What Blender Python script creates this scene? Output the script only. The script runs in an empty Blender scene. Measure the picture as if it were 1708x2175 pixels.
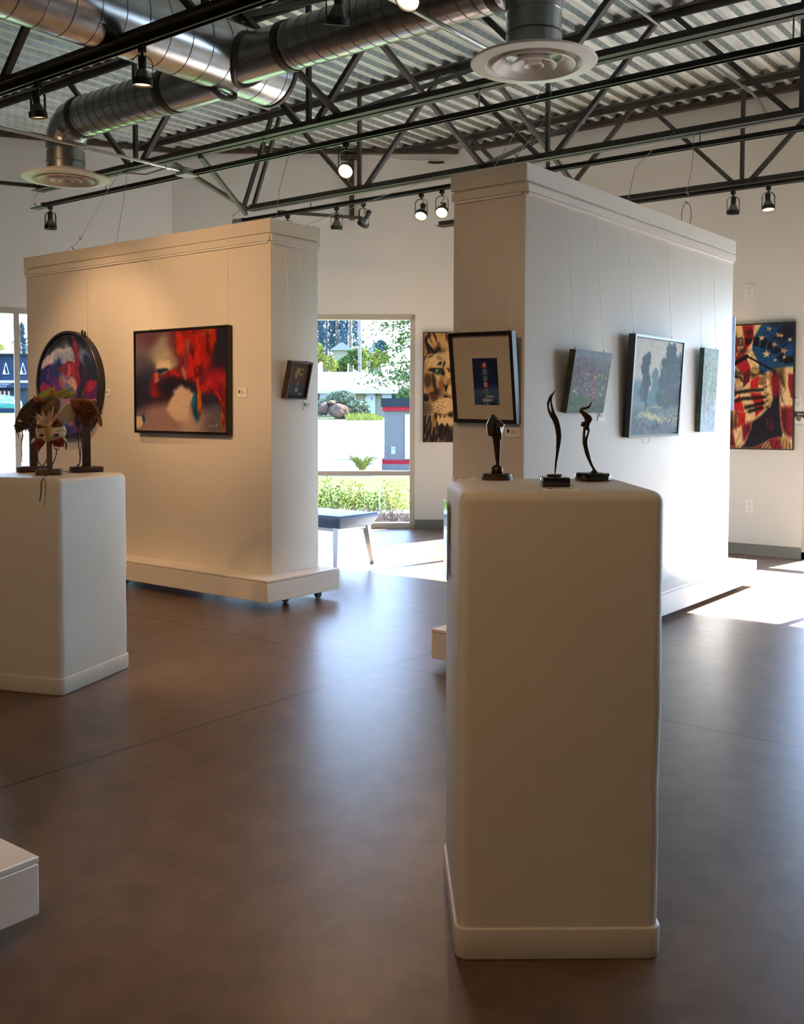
import bpy, bmesh, math, random
import numpy as np
from mathutils import Vector, Matrix, Euler
R = math.radians
PI = math.pi
sc = bpy.context.scene
COL = sc.collection

# ------------------------------------------------------------------ camera
F = 2147.0; YAW = R(37.9); PIT = R(2.9); ROLL = 0.0025; EYE = 1.28
Y0 = 875.9 + F * math.tan(PIT)
f0 = Vector((-math.sin(YAW), math.cos(YAW), 0)); r0 = Vector((math.cos(YAW), math.sin(YAW), 0)); u0 = Vector((0, 0, 1))
fw = f0 * math.cos(PIT) - u0 * math.sin(PIT); up = u0 * math.cos(PIT) + f0 * math.sin(PIT)
rt = r0 * math.cos(ROLL) + up * math.sin(ROLL); up2 = up * math.cos(ROLL) - r0 * math.sin(ROLL)
cd = bpy.data.cameras.new('camera'); cam = bpy.data.objects.new('camera', cd); COL.objects.link(cam)
cd.sensor_fit = 'VERTICAL'; cd.sensor_height = 36.0; cd.lens = F / 2175 * 36.0
cd.shift_y = -(1087.5 - Y0) / 2175.0
cd.clip_start = .05; cd.clip_end = 600
m = Matrix((rt, up2, -fw)).transposed().to_4x4(); m.translation = (0, 0, EYE)
cam.matrix_world = m
sc.camera = cam

# ------------------------------------------------------------------ world, sun, exposure
SUN_EL = R(36.6); SUN_DIR = Vector((.166 * math.cos(SUN_EL), .986 * math.cos(SUN_EL), math.sin(SUN_EL)))
w = bpy.data.worlds.new('sky'); sc.world = w; w.use_nodes = True
nt = w.node_tree; bg = nt.nodes['Background']
tc = nt.nodes.new('ShaderNodeTexCoord'); sp = nt.nodes.new('ShaderNodeSeparateXYZ'); cr = nt.nodes.new('ShaderNodeValToRGB')
nt.links.new(tc.outputs['Generated'], sp.inputs[0]); nt.links.new(sp.outputs['Z'], cr.inputs[0]); nt.links.new(cr.outputs[0], bg.inputs[0])
cr.color_ramp.elements[0].position = 0.0; cr.color_ramp.elements[0].color = (.62, .79, 1, 1)
cr.color_ramp.elements[1].position = 0.6; cr.color_ramp.elements[1].color = (.26, .46, 1.0, 1)
bg.inputs[1].default_value = 9.5
sd = bpy.data.lights.new('sun', 'SUN'); sd.energy = 60; sd.angle = R(.6); sd.color = (1, .985, .97)
so = bpy.data.objects.new('sun', sd); COL.objects.link(so)
so.rotation_euler = (-SUN_DIR).to_track_quat('-Z', 'Y').to_euler(); so.location = (0, 30, 25)
sc.view_settings.view_transform = 'Standard'; sc.view_settings.look = 'None'
sc.view_settings.exposure = 0.70; sc.view_settings.gamma = 1; sc.view_settings.use_curve_mapping = False
sc.cycles.use_denoising = True
sc.cycles.max_bounces = 10; sc.cycles.diffuse_bounces = 6; sc.cycles.glossy_bounces = 4; sc.cycles.transparent_max_bounces = 12
sc.cycles.sample_clamp_indirect = 8

# ------------------------------------------------------------------ helpers
def s2l(c):
    c = c / 255.0
    return c / 12.92 if c <= .04045 else ((c + .055) / 1.055) ** 2.4
def rgb(r, g, b): return (s2l(r), s2l(g), s2l(b))

def mat(name, col, rough=.5, metal=0.0, spec=.5, bump=0.0, bscale=40.0, var=0.0, vscale=6.0, emit=None, es=0.0, trans=0.0, attr=False, coat=0.0, sx=(1, 1, 1), rvar=0.0):
    m = bpy.data.materials.new(name); m.use_nodes = True
    t = m.node_tree; b = t.nodes['Principled BSDF']
    b.inputs['Base Color'].default_value = (*col, 1); b.inputs['Roughness'].default_value = rough
    b.inputs['Metallic'].default_value = metal; b.inputs['Specular IOR Level'].default_value = spec
    if coat: b.inputs['Coat Weight'].default_value = coat; b.inputs['Coat Roughness'].default_value = .08
    if trans: b.inputs['Transmission Weight'].default_value = trans
    if emit: b.inputs['Emission Color'].default_value = (*emit, 1); b.inputs['Emission Strength'].default_value = es
    co = t.nodes.new('ShaderNodeTexCoord'); mp = t.nodes.new('ShaderNodeMapping'); mp.inputs['Scale'].default_value = sx
    t.links.new(co.outputs['Object'], mp.inputs[0])
    src = None
    if attr:
        a = t.nodes.new('ShaderNodeAttribute'); a.attribute_name = 'paint'; src = a.outputs['Color']
        t.links.new(src, b.inputs['Base Color'])
    if var or True:
        n = t.nodes.new('ShaderNodeTexNoise'); n.inputs['Scale'].default_value = vscale; n.inputs['Detail'].default_value = 5
        t.links.new(mp.outputs[0], n.inputs[0])
        mr = t.nodes.new('ShaderNodeMapRange'); mr.inputs[1].default_value = .3; mr.inputs[2].default_value = .7
        mr.inputs[3].default_value = 1 - var; mr.inputs[4].default_value = 1 + var * .5
        t.links.new(n.outputs[0], mr.inputs[0])
        mx = t.nodes.new('ShaderNodeMix'); mx.data_type = 'RGBA'; mx.blend_type = 'MULTIPLY'; mx.inputs[0].default_value = 1
        if src: t.links.new(src, mx.inputs[6])
        else: mx.inputs[6].default_value = (*col, 1)
        t.links.new(mr.outputs[0], mx.inputs[7]); t.links.new(mx.outputs[2], b.inputs['Base Color'])
        if False and rvar:
            m2 = t.nodes.new('ShaderNodeMapRange'); m2.inputs[1].default_value = .3; m2.inputs[2].default_value = .7
            m2.inputs[3].default_value = rough - rvar; m2.inputs[4].default_value = rough + rvar
            t.links.new(n.outputs[0], m2.inputs[0]); t.links.new(m2.outputs[0], b.inputs['Roughness'])
    if bump:
        n2 = t.nodes.new('ShaderNodeTexNoise'); n2.inputs['Scale'].default_value = bscale; n2.inputs['Detail'].default_value = 4
        t.links.new(mp.outputs[0], n2.inputs[0])
        bp = t.nodes.new('ShaderNodeBump'); bp.inputs['Strength'].default_value = bump; bp.inputs['Distance'].default_value = .01
        t.links.new(n2.outputs[0], bp.inputs['Height']); t.links.new(bp.outputs[0], b.inputs['Normal'])
    return m

class MB:
    def __init__(s): s.v = []; s.f = []
    def add(s, vs, fs):
        o = len(s.v); s.v += [tuple(v) for v in vs]; s.f += [tuple(i + o for i in f) for f in fs]; return s
    def box(s, x0, x1, y0, y1, z0, z1):
        vs = [(x, y, z) for z in (z0, z1) for y in (y0, y1) for x in (x0, x1)]
        return s.add(vs, [(0, 2, 3, 1), (4, 5, 7, 6), (0, 1, 5, 4), (2, 6, 7, 3), (0, 4, 6, 2), (1, 3, 7, 5)])
    def obox(s, c, ax, ay, az):
        c = Vector(c); ax = Vector(ax); ay = Vector(ay); az = Vector(az)
        vs = [c + ax * i + ay * j + az * k for k in (-1, 1) for j in (-1, 1) for i in (-1, 1)]
        return s.add(vs, [(0, 2, 3, 1), (4, 5, 7, 6), (0, 1, 5, 4), (2, 6, 7, 3), (0, 4, 6, 2), (1, 3, 7, 5)])
    def bar(s, p, q, w, h, upv=(0, 0, 1)):
        p = Vector(p); q = Vector(q); d = (q - p); L = d.length; d.normalize(); u = Vector(upv)
        a = d.cross(u)
        if a.length < 1e-3: a = d.cross(Vector((1, 0, 0)))
        a.normalize(); b = a.cross(d)
        return s.obox((p + q) / 2, d * L / 2, a * w / 2, b * h / 2)
    def tube(s, pts, r, n=10, cap=True, ell=None):
        pts = [Vector(p) for p in pts]; rr = r if isinstance(r, (list, tuple)) else [r] * len(pts)
        o = len(s.v); prev = None
        for i, p in enumerate(pts):
            d = (pts[min(i + 1, len(pts) - 1)] - pts[max(i - 1, 0)]).normalized()
            if prev is None:
                a = d.cross(Vector((0, 0, 1)))
                if a.length < .05: a = d.cross(Vector((0, 1, 0)))
            else: a = prev - d * prev.dot(d)
            a.normalize(); prev = a; b = d.cross(a)
            for k in range(n):
                t = 2 * PI * k / n; s.v.append(tuple(p + (a * math.cos(t) + b * math.sin(t)) * rr[i]))
        for i in range(len(pts) - 1):
            for k in range(n):
                k2 = (k + 1) % n; s.f.append((o + i * n + k, o + i * n + k2, o + (i + 1) * n + k2, o + (i + 1) * n + k))
        if cap:
            s.f.append(tuple(o + k for k in reversed(range(n)))); s.f.append(tuple(o + (len(pts) - 1) * n + k for k in range(n)))
        return s
    def cyl(s, p, q, r, n=20, r2=None): return s.tube([p, q], [r, r if r2 is None else r2], n)
    def lathe(s, prof, c=(0, 0, 0), n=40, close=False):      # prof [(r,z)]
        o = len(s.v); c = Vector(c)
        for r_, z in prof:
            for k in range(n):
                t = 2 * PI * k / n; s.v.append((c.x + r_ * math.cos(t), c.y + r_ * math.sin(t), c.z + z))
        for i in range(len(prof) - 1 if not close else len(prof)):
            j = (i + 1) % len(prof)
            for k in range(n):
                k2 = (k + 1) % n; s.f.append((o + i * n + k, o + i * n + k2, o + j * n + k2, o + j * n + k))
        return s
    def prism(s, poly, z0, z1):
        n = len(poly); vs = [(x, y, z0) for x, y in poly] + [(x, y, z1) for x, y in poly]
        return s.add(vs, [tuple(reversed(range(n))), tuple(range(n, 2 * n))] + [(i, (i + 1) % n, n + (i + 1) % n, n + i) for i in range(n)])
    def mul(s, M, start=0):
        for i in range(start, len(s.v)): s.v[i] = tuple(M @ Vector(s.v[i]))
        return s
    def build(s, name, m=None, parent=None, smooth=False, bevel=0, local=False, seg=2, auto=False):
        off = Vector((0, 0, 0))
        if parent is not None and not local:
            rt_ = parent
            while rt_.parent: rt_ = rt_.parent
            off = Vector(rt_.location)
        me = bpy.data.meshes.new(name)
        me.from_pydata([tuple(Vector(v) - off) for v in s.v], [], s.f); me.validate()
        bm = bmesh.new(); bm.from_mesh(me); bmesh.ops.recalc_face_normals(bm, faces=bm.faces)
        if bevel:
            es = [e for e in bm.edges if len(e.link_faces) == 2 and e.calc_face_angle(0) > .6]
            bmesh.ops.bevel(bm, geom=es, offset=bevel, segments=seg, affect='EDGES', profile=.5, clamp_overlap=True)
        bm.to_mesh(me); bm.free()
        if smooth or bevel:
            me.shade_smooth()
            if hasattr(me, 'set_sharp_from_angle'): me.set_sharp_from_angle(angle=R(38))
        ob = bpy.data.objects.new(name, me); COL.objects.link(ob)
        if parent is not None: ob.parent = parent
        if m is not None: me.materials.append(m)
        return ob

def tag(o, label=None, cat=None, group=None, kind=None):
    if label: o['label'] = label
    if cat: o['category'] = cat
    if group: o['group'] = group
    if kind: o['kind'] = kind
    return o
def thing(name, loc, label, cat, group=None, rz=0):
    o = bpy.data.objects.new(name, None); COL.objects.link(o); o.location = loc; o.rotation_euler = (0, 0, rz); o.empty_display_size = .1
    return tag(o, label, cat, group)
def struct(o): o['kind'] = 'structure'; return o
def P(x, y, t):
    """a point of the room at distance t along the viewing axis"""
    d = fw + rt * ((x - 854) / F) + up2 * ((Y0 - y) / F)
    return Vector((0, 0, EYE)) + d * (t / d.dot(f0))
def V(lat, t, z): return r0 * lat + f0 * t + Vector((0, 0, z))
def copy_tree(o, parent=None):
    c = o.copy(); COL.objects.link(c); c.parent = parent
    for ch in [x for x in bpy.data.objects if x.parent == o and x != c]: copy_tree(ch, c)
    return c

# ---- numpy paint box ----
def lat(shape, seed): return np.random.RandomState(seed).rand(*shape)
def vnoise(u, v, s, seed, sv=None):
    sv = sv or s; n = lat((int(sv) + 4, int(s) + 4), seed)
    x = np.clip(u, 0, 1) * s; y = np.clip(v, 0, 1) * sv; i = x.astype(int); j = y.astype(int); a = x - i; b = y - j
    a = a * a * (3 - 2 * a); b = b * b * (3 - 2 * b)
    return (n[j, i] * (1 - a) + n[j, i + 1] * a) * (1 - b) + (n[j + 1, i] * (1 - a) + n[j + 1, i + 1] * a) * b
def fbm(u, v, s, seed, o=4, k=1.0):
    r_ = 0; a = .5; t = 0
    for q in range(o): r_ = r_ + a * vnoise(u, v, s * 2 ** q, seed + q, s * k * 2 ** q); t += a; a *= .5
    return r_ / t
class Paint:
    def __init__(s, nx, ny, base, seed=1):
        s.nx, s.ny = nx, ny
        s.u, s.v = np.meshgrid(np.linspace(0, 1, nx), np.linspace(0, 1, ny))
        s.c = np.ones((ny, nx, 3)) * np.array(base, float); s.seed = seed
        s.wu = s.u; s.wv = s.v
    def warp(s, amt, sc_=6, seed=9):
        s.wu = s.u + amt * (fbm(s.u, s.v, sc_, seed) - .5) * 2; s.wv = s.v + amt * (fbm(s.u, s.v, sc_, seed + 50) - .5) * 2; return s
    def mix(s, m, col):
        m = np.clip(m, 0, 1)[..., None]; s.c = s.c * (1 - m) + np.array(col, float) * m; return s
    def blob(s, x, y, rx, ry, col, soft=.5, ang=0, op=1.0):
        du = s.wu - x; dv = s.wv - y; ca, sa = math.cos(R(ang)), math.sin(R(ang))
        a = (du * ca + dv * sa) / rx; b = (-du * sa + dv * ca) / ry; d = np.sqrt(a * a + b * b)
        soft = soft * s.sk; t = np.clip((1 + soft - d) / (2 * soft), 0, 1); return s.mix(t * t * (3 - 2 * t) * op, col)
    def poly(s, pts, col, soft=.004, op=1.0):
        x = s.wu; y = s.wv; ins = np.zeros(x.shape, bool); dist = np.full(x.shape, 9.0); n = len(pts)
        for i in range(n):
            x1, y1 = pts[i]; x2, y2 = pts[(i + 1) % n]
            c = ((y1 > y) != (y2 > y)) & (x < (x2 - x1) * (y - y1) / ((y2 - y1) + 1e-12) + x1); ins ^= c
            dx, dy = x2 - x1, y2 - y1; t = np.clip(((x - x1) * dx + (y - y1) * dy) / (dx * dx + dy * dy + 1e-12), 0, 1)
            dist = np.minimum(dist, np.hypot(x - x1 - t * dx, y - y1 - t * dy))
        sd_ = np.where(ins, dist, -dist); return s.mix(np.clip(sd_ / (2 * soft) + .5, 0, 1) * op, col)
    def line(s, pts, wd, col, op=1.0, soft=.004, taper=False):
        x = s.wu; y = s.wv; best = np.zeros(x.shape); n = len(pts) - 1
        for i in range(n):
            x1, y1 = pts[i]; x2, y2 = pts[i + 1]; dx, dy = x2 - x1, y2 - y1
            t = np.clip(((x - x1) * dx + (y - y1) * dy) / (dx * dx + dy * dy + 1e-12), 0, 1)
            d = np.hypot(x - x1 - t * dx, y - y1 - t * dy); ww = wd * (1 - ((i + t) / n) * .85) if taper else wd
            best = np.maximum(best, np.clip((ww - d) / soft + .5, 0, 1))
        return s.mix(best * op, col)
    def star(s, x, y, r_, col, rot=0, asp=1.0):
        pts = []
        for k in range(10):
            q = r_ if k % 2 == 0 else r_ * .42; a = R(rot + 36 * k - 90); pts.append((x + q * math.cos(a), y + q * math.sin(a) * asp))
        return s.poly(pts, col)
    def grain(s, amt, sc_=60, seed=3, k=1.0):
        g = (fbm(s.u, s.v, sc_, seed, 3, k) - .5) * 2 * amt; s.c = np.clip(s.c * (1 + g[..., None]), 0, 255); return s
    gam = 1.0; sk = 1.0
    def lin(s):
        c = (np.clip(s.c, 0, 255) / 255.0) ** s.gam
        return np.where(c <= .04045, c / 12.92, ((c + .055) / 1.055) ** 2.4)
def grid_mesh(name, paint, O, A, B, m, parent, disc=False, relief=0.0):
    """O = top left corner, A = vector along u, B = vector down v (same space as the parent)"""
    ny, nx = paint.ny, paint.nx
    O = np.array(O); A = np.array(A); B = np.array(B); N = np.cross(B, A); N = N / np.linalg.norm(N)
    if disc:   # square grid mapped on a disc
        a = paint.u * 2 - 1; b = paint.v * 2 - 1
        x = a * np.sqrt(1 - b * b / 2); y = b * np.sqrt(1 - a * a / 2)
        uu = (x + 1) / 2; vv = (y + 1) / 2
    else: uu, vv = paint.u, paint.v
    co = O + uu[..., None] * A + vv[..., None] * B
    if relief: co = co + N * ((paint.c.mean(axis=2) / 255)[..., None] * relief)
    me = bpy.data.meshes.new(name); idx = np.arange(nx * ny).reshape(ny, nx)
    fs = np.stack([idx[:-1, :-1], idx[1:, :-1], idx[1:, 1:], idx[:-1, 1:]], -1).reshape(-1, 4)
    me.vertices.add(nx * ny); me.vertices.foreach_set('co', co.reshape(-1).astype(np.float32))
    me.loops.add(fs.size); me.loops.foreach_set('vertex_index', fs.reshape(-1).astype(np.int32))
    me.polygons.add(len(fs)); me.polygons.foreach_set('loop_start', (np.arange(len(fs)) * 4).astype(np.int32))
    me.update(calc_edges=True)
    ca = me.color_attributes.new('paint', 'FLOAT_COLOR', 'POINT')
    rgba = np.ones((nx * ny, 4), np.float32); rgba[:, :3] = paint.lin().reshape(-1, 3); ca.data.foreach_set('color', rgba.reshape(-1))
    me.shade_smooth(); me.materials.append(m)
    o = bpy.data.objects.new(name, me); COL.objects.link(o); o.parent = parent
    return o

# ------------------------------------------------------------------ materials
M = {}
M['wall'] = mat('wall_paint', rgb(226, 224, 217), .75, bump=.08, bscale=60, var=.02, vscale=1.5)
M['panel'] = mat('panel_paint', rgb(224, 217, 206), .55, bump=.10, bscale=35, var=.025, vscale=2)
M['ped'] = mat('pedestal_plastic', rgb(214, 203, 184), .45, bump=.10, bscale=25, var=.04, vscale=3)
M['frame_alu'] = mat('window_aluminium', rgb(186, 180, 166), .45, metal=.2)
M['base'] = mat('vinyl_baseboard', rgb(112, 112, 106), .5, var=.05)
M['steel'] = mat('painted_steel', rgb(72, 69, 64), .55, metal=.2, var=.15, vscale=12, bump=.05)
M['rust'] = mat('rusty_steel', rgb(74, 60, 50), .75, var=.5, vscale=8, bump=.2)
M['track'] = mat('black_track', rgb(26, 25, 25), .4)
M['black'] = mat('black_metal', rgb(20, 19, 19), .4, var=.05)
M['zinc'] = mat('zinc_conduit', rgb(176, 178, 176), .3, metal=.9, var=.08)
M['wire'] = mat('steel_cable', rgb(150, 148, 140), .4, metal=.6)
M['clear'] = mat('nylon_line', rgb(240, 238, 232), .35)
M['white'] = mat('white_enamel', rgb(232, 222, 214), .35)
M['card'] = mat('white_card', rgb(246, 244, 240), .7)
M['ink'] = mat('card_ink', rgb(50, 44, 48), .7)
M['ink2'] = mat('card_grey_ink', rgb(150, 145, 145), .7)
M['outlet'] = mat('outlet_plastic', rgb(240, 238, 232), .35)
M['bronze'] = mat('dark_bronze', rgb(70, 58, 44), .34, metal=.75, var=.45, vscale=14, bump=.15, bscale=30, rvar=.1)
M['marble'] = mat('black_marble', rgb(22, 20, 19), .08, var=.7, vscale=18, coat=.5)
M['redmarble'] = mat('brown_base', rgb(70, 40, 32), .25, var=.3, vscale=12)
M['walnut'] = mat('walnut_wood', rgb(80, 52, 44), .5, var=.3, vscale=10, sx=(1, 1, .15), bump=.1)
M['oak'] = mat('olive_wood', rgb(92, 72, 46), .55, var=.25, vscale=10, sx=(1, 1, .15), bump=.1)
M['vinyl'] = mat('blue_grey_vinyl', rgb(92, 110, 134), .42, spec=.3, var=.05, bump=.05, bscale=80)
M['alu'] = mat('brushed_aluminium', rgb(190, 193, 195), .28, metal=.8)
M['blkframe'] = mat('black_frame', rgb(24, 20, 18), .38, var=.1)
M['blueframe'] = mat('dark_blue_frame', rgb(40, 44, 54), .3, var=.1)
M['brnframe'] = mat('brown_frame', rgb(48, 30, 24), .4, var=.1)
M['paint'] = mat('artist_paint', (1, 1, 1), .6, spec=.2, attr=True, bump=.12, bscale=70)
M['gloss'] = mat('resin_paint', (1, 1, 1), .35, attr=True, coat=.08)
M['print'] = mat('flat_print', (1, 1, 1), .5, attr=True)
M['mat_board'] = mat('mat_board', rgb(206, 192, 168), .8)
M['cord'] = mat('leather_cord', rgb(30, 24, 20), .6)

def mat_glass():
    m = bpy.data.materials.new('window_glass'); m.use_nodes = True; t = m.node_tree; t.nodes.clear()
    o = t.nodes.new('ShaderNodeOutputMaterial'); mx = t.nodes.new('ShaderNodeMixShader'); tr = t.nodes.new('ShaderNodeBsdfTransparent')
    gl = t.nodes.new('ShaderNodeBsdfGlossy'); fr = t.nodes.new('ShaderNodeFresnel'); fr.inputs[0].default_value = 1.5
    gl.inputs['Roughness'].default_value = .0; tr.inputs[0].default_value = (.93, .97, .96, 1)
    t.links.new(fr.outputs[0], mx.inputs[0]); t.links.new(tr.outputs[0], mx.inputs[1]); t.links.new(gl.outputs[0], mx.inputs[2]); t.links.new(mx.outputs[0], o.inputs[0])
    return m
M['glass'] = mat_glass()

def mat_floor():
    m = bpy.data.materials.new('polished_concrete'); m.use_nodes = True; t = m.node_tree; b = t.nodes['Principled BSDF']
    L = t.links.new; N = t.nodes.new
    co = N('ShaderNodeTexCoord'); n1 = N('ShaderNodeTexNoise'); n1.inputs['Scale'].default_value = 1.1; n1.inputs['Detail'].default_value = 8; n1.inputs['Roughness'].default_value = .62
    L(co.outputs['Object'], n1.inputs[0])
    r1 = N('ShaderNodeValToRGB'); e = r1.color_ramp.elements; e[0].position = .32; e[0].color = (*rgb(88, 68, 54), 1); e[1].position = .70; e[1].color = (*rgb(116, 95, 79), 1)
    L(n1.outputs[0], r1.inputs[0])
    n2 = N('ShaderNodeTexNoise'); n2.inputs['Scale'].default_value = 9; n2.inputs['Detail'].default_value = 6; L(co.outputs['Object'], n2.inputs[0])
    mr = N('ShaderNodeMapRange'); mr.inputs[1].default_value = .3; mr.inputs[2].default_value = .7; mr.inputs[3].default_value = .82; mr.inputs[4].default_value = 1.16; L(n2.outputs[0], mr.inputs[0])
    mx = N('ShaderNodeMix'); mx.data_type = 'RGBA'; mx.blend_type = 'MULTIPLY'; mx.inputs[0].default_value = 1; L(r1.outputs[0], mx.inputs[6]); L(mr.outputs[0], mx.inputs[7])
    # pale scratches
    mp = N('ShaderNodeMapping'); mp.inputs['Scale'].default_value = (4, 1.2, 1); mp.inputs['Rotation'].default_value = (0, 0, .7); L(co.outputs['Object'], mp.inputs[0])
    n3 = N('ShaderNodeTexNoise'); n3.inputs['Scale'].default_value = 3; n3.inputs['Detail'].default_value = 5; L(mp.outputs[0], n3.inputs[0])
    r3 = N('ShaderNodeMapRange'); r3.inputs[1].default_value = .60; r3.inputs[2].default_value = .85; r3.inputs[3].default_value = 0; r3.inputs[4].default_value = .22; L(n3.outputs[0], r3.inputs[0])
    m3 = N('ShaderNodeMix'); m3.data_type = 'RGBA'; L(r3.outputs[0], m3.inputs[0]); L(mx.outputs[2], m3.inputs[6]); m3.inputs[7].default_value = (*rgb(150, 135, 120), 1)
    # dark pits
    vo = N('ShaderNodeTexVoronoi'); vo.inputs['Scale'].default_value = 1.8; L(co.outputs['Object'], vo.inputs['Vector'])
    r4 = N('ShaderNodeMapRange'); r4.inputs[1].default_value = .014; r4.inputs[2].default_value = .022; r4.inputs[3].default_value = 1; r4.inputs[4].default_value = 0; L(vo.outputs['Distance'], r4.inputs[0])
    m4 = N('ShaderNodeMix'); m4.data_type = 'RGBA'; L(r4.outputs[0], m4.inputs[0]); L(m3.outputs[2], m4.inputs[6]); m4.inputs[7].default_value = (*rgb(50, 40, 34), 1)
    # saw-cut joints: lines at fixed X and Y of the slab
    sep = N('ShaderNodeSeparateXYZ'); L(co.outputs['Object'], sep.inputs[0]); last = m4.outputs[2]; h = None
    for ax, ps in (('X', (-9.4, -6.27, -3.15, -.03, 3.1)), ('Y', (-2.6, .67, 3.955, 7.24))):
        for p in ps:
            a = N('ShaderNodeMath'); a.operation = 'SUBTRACT'; L(sep.outputs[ax], a.inputs[0]); a.inputs[1].default_value = p
            a2 = N('ShaderNodeMath'); a2.operation = 'ABSOLUTE'; L(a.outputs[0], a2.inputs[0])
            a3 = N('ShaderNodeMath'); a3.operation = 'LESS_THAN'; L(a2.outputs[0], a3.inputs[0]); a3.inputs[1].default_value = .006
            if h is None: h = a3.outputs[0]
            else:
                a4 = N('ShaderNodeMath'); a4.operation = 'MAXIMUM'; L(h, a4.inputs[0]); L(a3.outputs[0], a4.inputs[1]); h = a4.outputs[0]
    m5 = N('ShaderNodeMix'); m5.data_type = 'RGBA'; L(h, m5.inputs[0]); L(last, m5.inputs[6]); m5.inputs[7].default_value = (*rgb(38, 32, 30), 1)
    L(m5.outputs[2], b.inputs['Base Color'])
    rr = N('ShaderNodeMapRange'); rr.inputs[1].default_value = .3; rr.inputs[2].default_value = .7; rr.inputs[3].default_value = .22; rr.inputs[4].default_value = .40; b.inputs['Roughness'].default_value = .35
    b.inputs['Specular IOR Level'].default_value = .24
    bp = N('ShaderNodeBump'); bp.inputs['Strength'].default_value = .035; bp.inputs['Distance'].default_value = .01; L(n1.outputs[0], bp.inputs['Height']); L(bp.outputs[0], b.inputs['Normal'])
    return m
M['floor'] = mat_floor()

def mat_deck():
    m = mat('galvanised_deck', rgb(226, 232, 226), .45, metal=.45, var=.35, vscale=3, sx=(6, .6, 1), rvar=.1)
    t = m.node_tree; b = t.nodes['Principled BSDF']; L = t.links.new; N = t.nodes.new
    # acoustic slots: little dark dashes along the sloping webs
    co = N('ShaderNodeTexCoord'); sep = N('ShaderNodeSeparateXYZ'); L(co.outputs['Object'], sep.inputs[0])
    def fr(sock, mul, thr, off=0.0):
        a = N('ShaderNodeMath'); a.operation = 'MULTIPLY_ADD'; L(sock, a.inputs[0]); a.inputs[1].default_value = mul; a.inputs[2].default_value = off
        f = N('ShaderNodeMath'); f.operation = 'FRACT'; L(a.outputs[0], f.inputs[0])
        g = N('ShaderNodeMath'); g.operation = 'LESS_THAN'; L(f.outputs[0], g.inputs[0]); g.inputs[1].default_value = thr; return g.outputs[0]
    s1 = fr(sep.outputs['Y'], 11, .6); s2 = fr(sep.outputs['Z'], 1 / .0185, .22)
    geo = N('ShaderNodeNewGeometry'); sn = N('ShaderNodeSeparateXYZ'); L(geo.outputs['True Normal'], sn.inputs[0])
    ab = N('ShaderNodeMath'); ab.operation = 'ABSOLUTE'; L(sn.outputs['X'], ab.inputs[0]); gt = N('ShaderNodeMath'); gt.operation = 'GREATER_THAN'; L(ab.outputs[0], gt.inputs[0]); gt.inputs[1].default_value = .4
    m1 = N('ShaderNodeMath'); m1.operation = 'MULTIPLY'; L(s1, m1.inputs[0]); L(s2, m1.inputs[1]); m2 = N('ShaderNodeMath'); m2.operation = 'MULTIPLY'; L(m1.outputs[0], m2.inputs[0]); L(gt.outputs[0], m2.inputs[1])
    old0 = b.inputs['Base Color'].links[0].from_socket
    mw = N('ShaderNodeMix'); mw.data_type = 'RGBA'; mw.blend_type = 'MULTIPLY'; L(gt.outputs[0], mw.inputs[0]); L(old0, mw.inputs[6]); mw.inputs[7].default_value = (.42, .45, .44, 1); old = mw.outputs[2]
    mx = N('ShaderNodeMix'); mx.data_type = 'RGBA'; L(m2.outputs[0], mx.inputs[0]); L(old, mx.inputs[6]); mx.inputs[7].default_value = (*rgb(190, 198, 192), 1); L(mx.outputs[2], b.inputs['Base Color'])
    return m
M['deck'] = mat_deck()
M['duct'] = mat('galvanised_duct', rgb(192, 194, 196), .26, metal=.95, var=.22, vscale=7, rvar=.08, bump=.02)
M['ductdark'] = mat('duct_mastic', rgb(92, 84, 78), .5, metal=.4, var=.3, vscale=20)

# ------------------------------------------------------------------ the room shell
DECK = 4.12; CH = 3.23                       # deck underside, bottom of joist chords
FD = Vector((.789, .614, 0)); FN = Vector((-.614, .789, 0))
Q0 = Vector((-6.71, 8.847, 0))               # right jamb of the corner window
P4 = Vector((-6.346, 9.13, 0)); P3 = Vector((-8.80, 7.221, 0)); P2 = Vector((-10.5, 4.236, 0))
XR, YF = 9.0, -8.0
PTS = [(XR, YF), (XR, 9.13), (P4.x, P4.y), (P3.x, P3.y), (P2.x, P2.y), (-10.5, YF)]

MB().prism([(x, y) for x, y in PTS], -.12, 0).build('floor', M['floor'])['kind'] = 'structure'

def wall(name, a, b, opens, m, th=.2, z1=4.30, ext=.0):
    """inner face runs a->b with the room on the left side; openings (s0,s1,z0,z1)"""
    a = Vector(a).to_3d(); b = Vector(b).to_3d(); d = (b - a); L = d.length; d.normalize(); n = Vector((d.y, -d.x, 0))   # outward
    mb = MB()
    def slab(s0, s1, z0, z1_):
        if s1 - s0 < 1e-4 or z1_ - z0 < 1e-4: return
        mb.obox(a + d * (s0 + s1) / 2 + n * th / 2 + Vector((0, 0, (z0 + z1_) / 2)), d * (s1 - s0) / 2, n * th / 2, (0, 0, (z1_ - z0) / 2))
    s = -ext
    for o in sorted(opens):
        slab(s, o[0], -.1, z1); slab(o[0], o[1], -.1, o[2]); slab(o[0], o[1], o[3], z1); s = o[1]
    slab(s, L + ext, -.1, z1)
    o = mb.build(name, m); o['kind'] = 'structure'
    return a, d, n
WIN_N = [0]
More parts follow.
